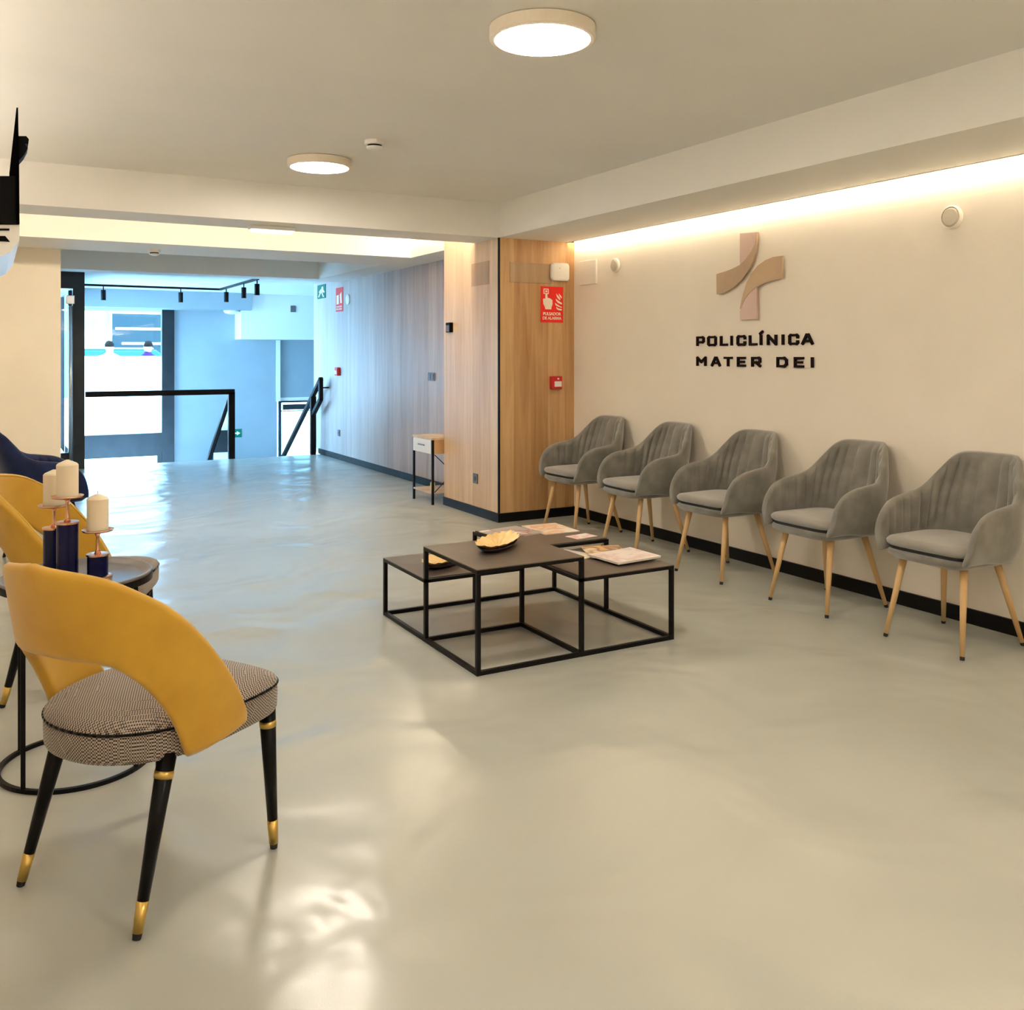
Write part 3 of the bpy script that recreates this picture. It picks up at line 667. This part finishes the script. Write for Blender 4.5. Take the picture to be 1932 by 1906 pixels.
def make_armchair(label, vel, seatm, legm, group):
    t = thing('armchair', label, 'chair', group=group)
    obj('backrest', shell(arm_plan, arm_zb, arm_zt, .036, 176, 22, arm_pleat), vel, t, smooth=True)
    bm = bmesh.new()
    loops(bm, [dloop(.15, .17, .14, .396), dloop(.20, .225, .17, .402), dloop(.224, .247, .19, .42), dloop(.228, .249, .195, .438), dloop(.222, .242, .19, .446)])
    obj('seat_base', bm, vel, t, smooth=True)
    bm = bmesh.new(); loops(bm, [dloop(.225, .232, .20, .444), dloop(.225, .232, .20, .468)]); obj('seat_gap_shade', bm, 'rubber', t)  # black band stands in for the shadow between cushion and front lip
    bm = bmesh.new()
    loops(bm, [dloop(.226, .236, .205, .462), dloop(.236, .246, .212, .472), dloop(.238, .248, .214, .486), dloop(.228, .238, .205, .499), dloop(.19, .20, .17, .507), dloop(.10, .10, .10, .512)])
    obj('seat_cushion', bm, seatm, t, smooth=True)
    for (tx, ty, bx_, by_) in ((.162, .145, .21, .227), (-.162, .145, -.21, .227), (.14, -.13, .215, -.228), (-.14, -.13, -.215, -.228)):
        bm = bmesh.new(); k = .016/.41
        tube(bm, (tx, ty, .41), (bx_+(tx-bx_)*k, by_+(ty-by_)*k, .016), .0185, .0105, 20)
        l = obj('leg', bm, legm, t, smooth=True)
        bm = bmesh.new(); tube(bm, (bx_+(tx-bx_)*k, by_+(ty-by_)*k, .016), (bx_, by_, 0), .011, .010, 14); obj('foot_tip', bm, 'rubber', l)
    return t
AL = ['grey velvet armchair with wooden legs next to the oak pillar, first of the row', 'grey velvet armchair second from the oak pillar', 'grey velvet armchair in the middle of the row under the logo',
      'grey velvet armchair fourth from the oak pillar', 'grey velvet armchair at the right end of the row, nearest the camera']
first = make_armchair(AL[0], 'velvet', 'velvet_seat', 'legwood', 'grey armchairs along the cream wall')
pos = [(6.20, 2.5), (5.385, -2), (4.545, 1), (3.71, -1), (2.925, 0)]
for i, (y, da) in enumerate(pos):
    c = first if i == 0 else copy_tree(first)
    c['label'] = AL[i]; c.location = (4.115, y, 0); c.rotation_euler = (0, 0, PI/2+math.radians(da))
nv = make_armchair('navy blue armchair at the far left behind the yellow chairs', 'navy', 'navy', 'blackleg', None)
nv.location = (.33, 7.15, 0); nv.rotation_euler = (0, 0, -PI/2+math.radians(4))

# ================================================================== YELLOW CHAIRS
YT = [(0, .905), (.3, .875), (.5, .81), (.6, .762), (.7, .70), (.8, .628), (.9, .545), (1, .44)]
YBt = [(0, .672), (.3, .655), (.42, .608), (.52, .54), (.59, .468), (.635, .40), (.66, .395), (.8, .405), (1, .43)]
def y_plan(t, z):
    phi = (2*t-1)*math.radians(102); c = math.cos(phi)
    o_ = .17*max(0, z-.42)*(.30+.70*max(0, c))
    return -(.268+o_)*math.sin(phi), -(.292+o_)*c
def make_yellow(label):
    t = thing('dining_chair', label, 'chair', group='mustard chairs at the round side table')
    zb_ = lambda u: interp(YBt, abs(2*u-1)); zt_ = lambda u: interp(YT, abs(2*u-1))
    br = obj('backrest', shell(y_plan, zb_, zt_, .034, 120, 18), 'yellow', t, smooth=True)
    # piping along the upper edge
    pts = []
    for i in range(3, 118):
        u = i/120; z = zt_(u); x, y = y_plan(u, z-.004); x2, y2 = y_plan(u+.002, z); x3, y3 = y_plan(u-.002, z)
        L = math.hypot(x2-x3, y2-y3); nx, ny = (y2-y3)/L, -(x2-x3)/L
        pts.append((x+nx*.013, y+ny*.013, z-.007))
    cu = bpy.data.curves.new('piping', 'CURVE'); cu.dimensions = '3D'; cu.bevel_depth = .0032; cu.bevel_resolution = 2
    s_ = cu.splines.new('POLY'); s_.points.add(len(pts)-1)
    for k, p_ in enumerate(pts): s_.points[k].co = (*p_, 1)
    co = bpy.data.objects.new('piping', cu); C.objects.link(co)
    me = bpy.data.meshes.new_from_object(co.evaluated_get(bpy.context.evaluated_depsgraph_get())); bpy.data.objects.remove(co)
    me.materials.append(M['piping']); po = bpy.data.objects.new('piping', me); C.objects.link(po); po.parent = br
    def dl(k, z, h=0):
        P = []
        for i in range(72):
            a = 2*PI*i/72; s, c = math.sin(a), math.cos(a)
            hx = .252
            if c > 0: x = hx*math.copysign(abs(s)**.42, s); y = .275*abs(c)**.42
            else: x = hx*math.copysign(abs(s)**.9, s); y = -.278*abs(c)**.95
            P.append((x*k, y*k, z+h))
        return P
    bm = bmesh.new(); loops(bm, [dl(.90, .392), dl(.985, .396), dl(1.0, .405), dl(1.005, .44), dl(1.0, .470)])
    obj('seat_boxing', bm, 'hound', t, smooth=True)
    bm = bmesh.new(); loops(bm, [dl(.999, .469), dl(1.004, .473), dl(.985, .484), dl(.90, .496), dl(.7, .506), dl(.4, .511), dl(.1, .512)])
    obj('seat_cushion', bm, 'hound', t, smooth=True)
    bm = bmesh.new(); L_ = dl(1.004, .471); n = len(L_)
    for i in range(n): tube(bm, L_[i], L_[(i+1) % n], .0035, n=8)
    obj('seat_piping', bm, 'blackleg', t, smooth=True)
    for (tx, ty, bx_, by_) in ((.20, -.14, .2135, -.247), (-.19, -.14, -.243, -.232), (.205, .21, .218, .224), (-.205, .205, -.243, .23)):
        T, Bt = Vector((tx, ty, .41)), Vector((bx_, by_, 0))
        f = lambda z: Bt+(T-Bt)*(z/.41)
        R = lambda z: .0115+.0125*z/.4
        bm = bmesh.new(); tube(bm, f(.082), f(.408), R(.082), R(.4), 24); l = obj('leg', bm, 'blackleg', t, smooth=True)
        bm = bmesh.new(); tube(bm, f(.348), f(.366), R(.35)+.001, R(.366)+.001, 24); obj('brass_ring', bm, 'brass', l, smooth=True)
        bm = bmesh.new(); tube(bm, f(.014), f(.082), R(.014)+.0006, R(.082)+.0008, 24); obj('brass_tip', bm, 'brass', l, smooth=True)
        bm = bmesh.new(); tube(bm, f(0), f(.014), .010, .0115, 20); obj('foot_pad', bm, 'rubber', l)
    return t
ya = make_yellow('mustard yellow chair with houndstooth seat seen from behind, in the left foreground')
ya.location = (.398, 2.70, 0); ya.rotation_euler = (0, 0, math.atan2(.545, .838)-PI/2)
yb2 = copy_tree(ya); yb2['label'] = 'mustard yellow chair on the far side of the round table, facing right'
yb2.location = (.35, 4.33, 0); yb2.rotation_euler = (0, 0, math.atan2(-.35, .936)-PI/2)

# ================================================================== ROUND SIDE TABLE with candle holders
TX, TY, TZ = .262, 3.53, .64
rt = thing('side_table', 'round black metal side table with grey tray top by the yellow chairs', 'table', (TX, TY, 0))
def ring(bm, R, z, w_, h_, n=72):
    loops_ = []
    A = []
    for i in range(n):
        t = 2*PI*i/n; c, s = math.cos(t), math.sin(t)
        A.append([bm.verts.new(((R+dx)*c, (R+dx)*s, z+dz)) for dx, dz in ((-w_/2, 0), (w_/2, 0), (w_/2, h_), (-w_/2, h_))])
    for i in range(n):
        a, b = A[i], A[(i+1) % n]
        for k in range(4): bm.faces.new((a[k], a[(k+1) % 4], b[(k+1) % 4], b[k]))
bm = bmesh.new(); ring(bm, .238, 0, .014, .014); obj('base_ring', bm, 'blkmetal', rt)
bm = bmesh.new(); ring(bm, .238, TZ-.022, .012, .022); obj('top_ring', bm, 'blkmetal', rt)
bm = bmesh.new(); lathe(bm, [(.22, TZ-.012), (.236, TZ-.01), (.243, TZ+.008), (.240, TZ+.012), (.234, TZ+.010), (.226, TZ-.002), (.20, TZ-.005), (.02, TZ-.005)], n=72); obj('tray_top', bm, 'tray', rt, smooth=True)
for a in (225, 315, 45, 135):
    c, s = .238*math.cos(math.radians(a)), .238*math.sin(math.radians(a))
    obj('leg', B((c-.007, c+.007, s-.007, s+.007, .014, TZ-.022)), 'blkmetal', rt)
def candle_set(x, y, hbase, lab_h, lab_c, stem=.085, rb=.036):
    z0 = TZ-.0045
    t = thing('candle_holder', lab_h, 'candle holder', (x, y, z0), 0, 'navy and copper candle holders')
    bm = bmesh.new(); lathe(bm, [(rb+.012, 0), (rb+.012, .006), (rb, .008)], n=40); obj('base_plate', bm, 'copper', t)
    bm = bmesh.new(); lathe(bm, [(rb-.001, .008), (rb-.001, hbase)], n=40); obj('cylinder_body', bm, 'navyglaze', t, smooth=False)
    bm = bmesh.new(); lathe(bm, [(rb+.002, hbase), (rb+.002, hbase+.006), (.01, hbase+.007)], n=40); obj('collar', bm, 'copper', t)
    bm = bmesh.new(); lathe(bm, [(.012, hbase+.006), (.006, hbase+.02), (.005, hbase+stem-.015), (.012, hbase+stem)], n=20); obj('stem', bm, 'copper', t, smooth=True)
    bm = bmesh.new(); lathe(bm, [(.02, hbase+stem-.002), (.048, hbase+stem+.003), (.052, hbase+stem+.010), (.049, hbase+stem+.010), (.04, hbase+stem+.006), (.01, hbase+stem+.006)], n=40); obj('dish', bm, 'copper', t, smooth=True)
    zc = z0+hbase+stem+.0065
    c = thing('candle', lab_c, 'candle', (x, y, zc), 0, 'cream pillar candles')
    hc = .108
    bm = bmesh.new(); lathe(bm, [(.033, 0), (.035, .003), (.035, hc), (.030, hc+.006), (.004, hc+.018)], n=40); obj('wax_body', bm, 'wax', c, smooth=False)
    bm = bmesh.new(); tube(bm, (0, 0, hc+.016), (.001, 0, hc+.026), .001); obj('wick', bm, 'rubber', c)
candle_set(.232, 3.515, .19, 'tallest navy candle holder with copper dish on the round table', 'cream pillar candle on the tallest navy holder')
candle_set(.198, 3.64, .155, 'middle height navy candle holder behind the tallest one', 'cream pillar candle on the middle holder, half hidden', .075)
candle_set(.325, 3.495, .075, 'shortest navy candle holder at the right on the round table', 'cream pillar candle on the shortest holder', .08, .035)

# ================================================================== COFFEE TABLE
ct = thing('coffee_table', 'black steel coffee table of four square tops at different heights', 'table', (2.39, 4.17, 0))
CX = [1.86, 2.40, 2.93]; CY = [3.62, 4.175, 4.71]; tops = {(0, 0): .465, (0, 1): .308, (1, 0): .367, (1, 1): .402}
g = .0095
def ctl(x, y): return x-2.39, y-4.17
leg_top = {}
for (i, j), z in tops.items():
    x0, y0 = ctl(CX[i], CY[j]); x1, y1 = ctl(CX[i+1], CY[j+1])
    e = g
    obj('tabletop', B((x0+(e if i else -e), x1+(e if i == 1 else -e)+(2*e if (i, j) == (0, 0) else 0), y0+(e if j else -e), y1+(e if j == 1 else -e)+(2*e if (i, j) == (0, 0) else 0), z-.004, z)), 'tabletop', ct)
    for nm, bx in (('top_rail', (x0-g, x1+g, y0-g, y0+g)), ('top_rail', (x0-g, x1+g, y1-g, y1+g)), ('top_rail', (x0-g, x0+g, y0+g, y1-g)), ('top_rail', (x1-g, x1+g, y0+g, y1-g))):
        obj(nm, B((bx[0], bx[1], bx[2], bx[3], z-.020, z-.0042)), 'blkmetal', ct)
    for a in (i, i+1):
        for b in (j, j+1): leg_top[(a, b)] = max(leg_top.get((a, b), 0), z)
for (a, b), z in leg_top.items():
    x, y = ctl(CX[a], CY[b]); obj('leg', B((x-g, x+g, y-g, y+g, 0, z-.0205)), 'blkmetal', ct)
def brail(xa_, ya_, xb_, yb_):
    x0, y0 = ctl(xa_, ya_); x1, y1 = ctl(xb_, yb_)
    if abs(x0-x1) < 1e-6: bx = (x0-g, x0+g, y0+g, y1-g)
    else: bx = (x0+g, x1-g, y0-g, y0+g)
    obj('base_rail', B((*bx, .0005, .0195)), 'blkmetal', ct)
for i in (0, 1):
    brail(CX[i], CY[0], CX[i+1], CY[0]); brail(CX[i], CY[2], CX[i+1], CY[2])
    brail(CX[0], CY[i], CX[0], CY[i+1]); brail(CX[2], CY[i], CX[2], CY[i+1])
brail(CX[0], CY[1], CX[1], CY[1]); brail(CX[1], CY[0], CX[1], CY[1])
# leaf bowls
def leaf_bowl(x, y, z, ang, L, W, label):
    t = thing('leaf_bowl', label, 'bowl', (x, y, z), ang, 'gold leaf shaped bowls')
    def surf(off, zoff):
        bm = bmesh.new(); rings_ = []; n = 96
        for k in range(0, 13):
            rr_ = k/12; R_ = []
            for i in range(n):
                a = 2*PI*i/n
                sc_ = 1+(.032*math.cos(a*17)+.012*math.cos(a*7+1))*max(0, rr_-.45)/.55
                x_ = L/2*math.cos(a)*rr_*sc_; y_ = W/2*math.copysign(abs(math.sin(a))**.9, math.sin(a))*rr_*sc_
                zz_ = .004+.034*rr_**2.1+.003*rr_*math.cos(a*17)-.012*math.exp(-(y_/.012)**2)*(rr_ < .9)+.008*math.exp(-(y_/.010)**2)
                R_.append(bm.verts.new((x_*off, y_*off, zz_+zoff)))
            rings_.append(R_)
        for A, B_ in zip(rings_[1:], rings_[2:]):
            for i in range(n): bm.faces.new((A[i], A[(i+1) % n], B_[(i+1) % n], B_[i]))
        bmesh.ops.contextual_create(bm, geom=rings_[1])
        for v in rings_[0]: bm.verts.remove(v)
        return bm
    o = obj('bowl_inside', surf(1, .005), 'gold', t, smooth=True)
    bm = bmesh.new()
    P = lambda k, z_: [(L/2*k*math.cos(2*PI*i/48), W/2*k*math.sin(2*PI*i/48), z_) for i in range(48)]
    loops(bm, [P(.62, 0), P(.80, .012), P(.94, .026), P(.92, .026), P(.7, .012), P(.5, .003)]); obj('bowl_underside', bm, 'bowlback', t, smooth=True)
leaf_bowl(2.15, 3.975, .465, math.radians(42), .38, .175, 'gold leaf shaped bowl on the tallest tabletop of the coffee table')
leaf_bowl(2.055, 4.40, .308, math.radians(38), .33, .165, 'gold leaf shaped bowl on the lowest tabletop, partly behind a leg')
# magazines
def mag_mat(name, base, c2, c3, sc_=7, seed=0):
    m = mat(name, base, .35)
    tc = nd(m, 'ShaderNodeTexCoord'); mp = nd(m, 'ShaderNodeMapping'); mp.inputs['Location'].default_value = (seed, seed*.7, 0); lk(m, tc.outputs['Object'], mp.inputs[0])
    n = nd(m, 'ShaderNodeTexNoise', Scale=sc_, Detail=2.5, Distortion=.8); lk(m, mp.outputs[0], n.inputs['Vector'])
    r = nd(m, 'ShaderNodeValToRGB'); e = r.color_ramp.elements; e[0].position = .46; e[0].color = (*base, 1); e[1].position = .54; e[1].color = (*c2, 1)
    x = e.new(.64); x.color = (*c3, 1)
    lk(m, n.outputs[0], r.inputs[0]); lk(m, r.outputs[0], bsdf(m).inputs['Base Color']); return m
M['page'] = mat('paper pages', (.80, .76, .70), .7)
def magazine(x, y, z, ang, w_, l_, th, m, label, curl=0, tilt=0):
    t = thing('magazine', label, 'magazine', (x, y, z), ang, 'magazines on the coffee table')
    def sheet(z0, z1, k=1):
        bm = bmesh.new(); nx, ny = 10, 6; G = []
        for zz_ in (z0, z1):
            G.append([[bm.verts.new(((-.5+i/nx)*w_*k, (-.5+j/ny)*l_*k, zz_+curl*(i/nx)**3*(.4+.6*j/ny)+tilt*i/nx)) for j in range(ny+1)] for i in range(nx+1)])
        for i in range(nx):
            for j in range(ny):
                bm.faces.new((G[1][i][j], G[1][i+1][j], G[1][i+1][j+1], G[1][i][j+1])); bm.faces.new((G[0][i][j], G[0][i][j+1], G[0][i+1][j+1], G[0][i+1][j]))
        for i in range(nx):
            for j in (0, ny): bm.faces.new((G[0][i][j], G[0][i+1][j], G[1][i+1][j], G[1][i][j]))
        for j in range(ny):
            for i in (0, nx): bm.faces.new((G[0][i][j], G[0][i][j+1], G[1][i][j+1], G[1][i][j]))
        return bm
    obj('pages', sheet(.0004, th-.0006, .985), 'page', t); obj('cover', sheet(th-.0006, th), m, t)
m1 = mag_mat('magazine cover grey red', (.42, .38, .36), (.35, .14, .10), (.75, .68, .62), 8, 1)
m2 = mag_mat('magazine cover cream coral', (.85, .76, .62), (.80, .42, .25), (.85, .62, .42), 9, 4)
m3 = mag_mat('magazine cover white pink', (.85, .78, .72), (.80, .42, .38), (.85, .8, .75), 10, 2)
m4 = mag_mat('magazine cover blush', (.85, .74, .68), (.74, .55, .48), (.88, .82, .78), 6, 7.3)
m5 = mag_mat('magazine cover orange brown', (.70, .42, .16), (.20, .06, .03), (.85, .66, .42), 7, 9)
m6 = mag_mat('magazine cover pale yellow', (.58, .55, .55), (.82, .68, .36), (.80, .78, .74), 7, 3)
zt11, zt10 = .402, .367
magazine(2.555, 4.565, zt11, math.radians(10), .27, .25, .007, m1, 'grey and red magazine at the left corner of the rear tabletop', -.001)
magazine(2.80, 4.545, zt11, math.radians(-3), .225, .29, .006, m2, 'cream and coral magazine on the rear tabletop nearest the armchairs')
magazine(2.835, 4.275, zt11, math.radians(8), .15, .10, .004, m3, 'small white and pink leaflet at the front of the rear tabletop')
magazine(2.60, 4.03, zt10, math.radians(20), .20, .22, .005, m6, 'grey and yellow magazine beside the tallest tabletop')
magazine(2.80, 4.00, zt10+.0052, math.radians(-22), .21, .28, .006, m5, 'orange brown magazine under the blush one')
magazine(2.80, 3.83, zt10+.0115, math.radians(4), .28, .24, .010, m4, 'blush pink magazine on top at the right of the low tabletop', .004)

# ================================================================== SMALL CONSOLE behind the pillar
cn = thing('console_table', 'small oak and black metal drawer table beyond the pillar', 'table', (3.60, 7.94, 0))
CW, CL, CH = .44, .44, .625     # depth (X), length (Y)
for x, y in ((0, 0), (0, CL), (CW-.02, 0), (CW-.02, CL)):
    obj('leg', B((x, x+.02, y, y+.02, 0, CH-.02)), 'blkmetal', cn)
obj('top', B((-.003, CW, -.003, CL+.023, CH-.02, CH)), 'oak_side', cn, bevel=.002)
dw = obj('drawer_front', B((-.006, .01, .022, CL-.002, CH-.15, CH-.022)), 'plastic', cn, bevel=.002)
obj('drawer_handle', B((-.016, -.006, .16, .30, CH-.083, CH-.073)), 'greyplate', dw)
obj('drawer_box', B((.01, CW-.02, .03, CL-.01, CH-.14, CH-.022)), 'oak', cn)
obj('side_panel', B((.02, CW-.02, .004, .016, CH-.15, CH-.02)), 'oak', cn)
obj('shelf', B((.0, CW, .02, CL, .10, .115)), 'oak_side', cn)
obj('back_board', B((CW-.014, CW-.004, .02, CL, .115, .20)), 'oak', cn)
for p0, p1 in (((CW-.012, .02, .20), (CW-.012, CL, CH-.15)), ((CW-.012, CL, .20), (CW-.012, .02, CH-.15)), ((.03, .01, .115), (CW-.03, .01, CH-.16)), ((CW-.03, .01, .115), (.03, .01, CH-.16))):
    bm = bmesh.new(); tube(bm, p0, p1, .004); obj('cross_brace', bm, 'blkmetal', cn)
bm = bmesh.new(); lathe(bm, [(.022, 0), (.024, .004), (.024, .075), (.012, .09), (.012, .10)], n=24)
o = obj('bottle', bm, mat('pale yellow bottle', (.75, .62, .22), .4)); o.location = (3.66, 8.06, .1152); tag(o, 'small yellow bottle on the shelf of the console table', 'bottle')

# ================================================================== TV and box at the left edge
tv = thing('television', 'black wall screen seen edge-on at the upper left edge', 'television', (.066, 3.55, 1.75))
def prof(bm, pts, y0, y1):
    prism(bm, [(x, y0, z) for x, z in pts], (0, y1-y0, 0))
t0 = 3.0/(CC-SS*(33-966)/FPX)
def tvp(px, py, Y=3.0):
    v = atY(px, py, Y); return (v.x-.066, v.z-1.75)
bm = bmesh.new(); prof(bm, [tvp(31, 203), tvp(34, 203), tvp(36, 300), tvp(37, 421), tvp(31, 421), tvp(29, 330)], -.55, .55); obj('panel', bm, 'screen', tv)
bm = bmesh.new(); prof(bm, [tvp(-30, 336), tvp(-10, 331), tvp(31, 331), tvp(31, 421), tvp(-30, 421)], -.54, .3); obj('rear_housing', bm, 'blkplastic', tv)
bm = bmesh.new(); prof(bm, [tvp(35, 254), tvp(50, 254), tvp(55, 260), tvp(54, 269), tvp(47, 269), tvp(53, 277), tvp(46, 290), tvp(36, 301)], -.53, -.45); obj('mount_bracket', bm, 'blkplastic', tv)
wb = thing('media_box', 'white equipment box hanging under the black screen', 'device', (.066, 3.55, 1.75))
bm = bmesh.new(); prof(bm, [tvp(-60, 422), tvp(37, 422), tvp(37, 452), tvp(20, 474), tvp(0, 484), tvp(-60, 486)], -.53, .3); obj('shell', bm, 'plastic', wb, bevel=.002)
bm = bmesh.new(); prof(bm, [tvp(-20, 430), tvp(18, 430), tvp(18, 433.5), tvp(-20, 433.5)], -.534, -.50); obj('slot', bm, 'blkplastic', wb)
bm = bmesh.new(); prof(bm, [tvp(-20, 444), tvp(10, 444), tvp(19, 455), tvp(-20, 453)], -.534, -.50); obj('cable_recess', bm, 'blkplastic', wb)

# ================================================================== OUTSIDE
struct('ground', B((-30, 40, 16.6, 19.0, -1.75, -1.5)), 'pave', 'pale paving right outside the low street door', 'ground')
struct('ground_upper', B((-30, 40, 19.0, 60, -1.75, -.02), (-30, .95, 12.75, 19.0, -1.75, -.02)), 'pave', 'pale upper pavement and street outside', 'ground')
bd = thing('building', 'pale building across the street with dark window bands', 'building', (3, 34, 0)); bd['category'] = 'building'
obj('facade', B((-16, 22, 0, 6, -.02, 9)), 'render', bd)
for k in range(9):
    x = -13+k*3.4
    for z in (.9, 4.4):
        f = obj('window_frame', B((x-.08, x+2.28, -.1, .02, z-.08, z+2.0)), 'white', bd)
        obj('pane', B((x, x+2.2, -.12, -.05, z, z+1.9)), 'ashfar', f)
        for q in range(3): obj('blind_slat', B((x+.1+.2*(q % 2), x+1.9, -.16, -.13, z+.35+q*.5, z+.43+q*.5)), 'white', f)
def car(x, y, label, paint, lng=4.2):
    c = thing('car', label, 'car', (x, y, -.02))
    bm = bmesh.new()
    prism(bm, [(-lng/2, -.9, .3), (lng/2, -.9, .3), (lng/2, -.9, .85), (lng/2-.5, -.9, .98), (-lng/2+.1, -.9, 1.0), (-lng/2, -.9, .8)], (0, 1.8, 0)); obj('body', bm, paint, c, bevel=.08)
    bm = bmesh.new(); loops(bm, [[(-1.7, -.8, .98), (1.35, -.8, .98), (1.35, .8, .98), (-1.7, .8, .98)], [(-1.35, -.66, 1.55), (.65, -.66, 1.55), (.65, .66, 1.55), (-1.35, .66, 1.55)]]); obj('cabin_glass', bm, 'teal', c, bevel=.05)
    obj('roof', B((-1.3, .6, -.62, .62, 1.55, 1.6)), paint, c, bevel=.03)
    for sx in (-lng/2+.75, lng/2-.75):
        for sy in (-.85, .85):
            bm = bmesh.new(); lathe(bm, [(.31, -.1), (.31, .1)], (sx, sy, .31), 24, 'y'); obj('wheel', bm, 'tyre', c)
p = atY(245, 650, 24); car(p.x, 25, 'pale car with teal windows parked outside the upper window pane', 'carpaint')
def person(px, Y, shirt, label, rz):
    p = atY(px, 650, Y)
    t = thing('person', label, 'person', (p.x, Y, -.02), rz)
    me = bpy.data.meshes.new('body')
    V = [(0, 0, .95), (0, 0, 1.15), (0, 0, 1.38), (0, 0, 1.47), (0, .01, 1.55), (0, 0, 1.66), (.17, 0, 1.38), (.22, .02, 1.12), (.2, .1, .92), (-.17, 0, 1.38), (-.22, .02, 1.12), (-.2, .1, .92),
         (.09, 0, .88), (.1, .02, .48), (.1, 0, .08), (.1, .12, .03), (-.09, 0, .88), (-.1, .05, .48), (-.1, 0, .08), (-.1, .12, .03), (.2, .14, .84), (-.2, .14, .84)]
    E_ = [(0, 1), (1, 2), (2, 3), (3, 4), (4, 5), (2, 6), (6, 7), (7, 8), (2, 9), (9, 10), (10, 11), (0, 12), (12, 13), (13, 14), (14, 15), (0, 16), (16, 17), (17, 18), (18, 19), (8, 20), (11, 21)]
    Rr = [.15, .13, .15, .055, .09, .09, .065, .045, .033, .065, .045, .033, .09, .06, .045, .04, .09, .06, .045, .04, .03, .03]
    me.from_pydata(V, E_, []); o = bpy.data.objects.new('body', me); C.objects.link(o); o.parent = t
    sk = o.modifiers.new('skin', 'SKIN'); o.modifiers.new('s', 'SUBSURF').render_levels = 2
    for v, r_ in zip(me.skin_vertices[0].data, Rr): v.radius = (r_, r_*.8)
    me.skin_vertices[0].data[0].use_root = True
    me.materials.append(M[shirt])
    bm = bmesh.new(); lathe(bm, [(.02, 1.47), (.07, 1.50), (.088, 1.57), (.085, 1.64), (.05, 1.70), (.01, 1.715)], (0, 0, 0), 20); obj('head', bm, 'skin', t, smooth=True)
    bm = bmesh.new(); lathe(bm, [(.094, 1.60), (.094, 1.66), (.06, 1.72), (.01, 1.735)], (0, -.015, 0), 20); obj('hair', bm, 'hair', t, smooth=True)
    bm = bmesh.new(); tube(bm, (.09, 0, .94), (.1, 0, .1), .10, .07); tube(bm, (-.09, 0, .94), (-.1, 0, .1), .10, .07); obj('trousers', bm, 'trousers', t, smooth=True)
person(279, 21.5, 'purple', 'person in a purple shirt standing outside the window', .6)
person(207, 22, 'page', 'person in a white top standing outside the window', -.5)
# shrub outside low pane
def shrub(x, y, z, label):
    bm = bmesh.new()
    for k in range(160):
        a, e_, r_ = random.random()*2*PI, random.random()*PI/2, .28+.14*random.random()
        c = Vector((x+r_*math.cos(a)*math.cos(e_), y+r_*math.sin(a)*math.cos(e_), z+.1+r_*1.3*math.sin(e_)))
        d = Vector((random.uniform(-1, 1), random.uniform(-1, 1), random.uniform(-.2, 1))).normalized()*.09; s = d.cross(Vector((0, 0, 1))).normalized()*.03
        vs = [bm.verts.new(c+q) for q in (-d, s, d, -s)]; bm.faces.new(vs)
    o = obj('shrub', bm, 'leaf'); tag(o, label, 'plant'); return o
p = atY(280, 862, 17.6); shrub(p.x, 17.6, -1.5, 'green shrub outside the lowest window pane')
p = atY(292, 862, 18.2); o = shrub(p.x+.5, 18.4, -1.5, 'green shrub farther right outside the lowest window pane')
# outdoor railing seen through the street door
orl = thing('street_railing', 'pale metal railing on the pavement outside the street door', 'railing', (6.0, 20.5, -.02))
obj('rail', B((-1.2, 1.6, -.02, .02, .42, .46)), 'alu', orl)
for k in range(15): obj('baluster', B((-1.2+k*.2-.01, -1.2+k*.2+.01, -.01, .01, 0, .42)), 'alu', orl)
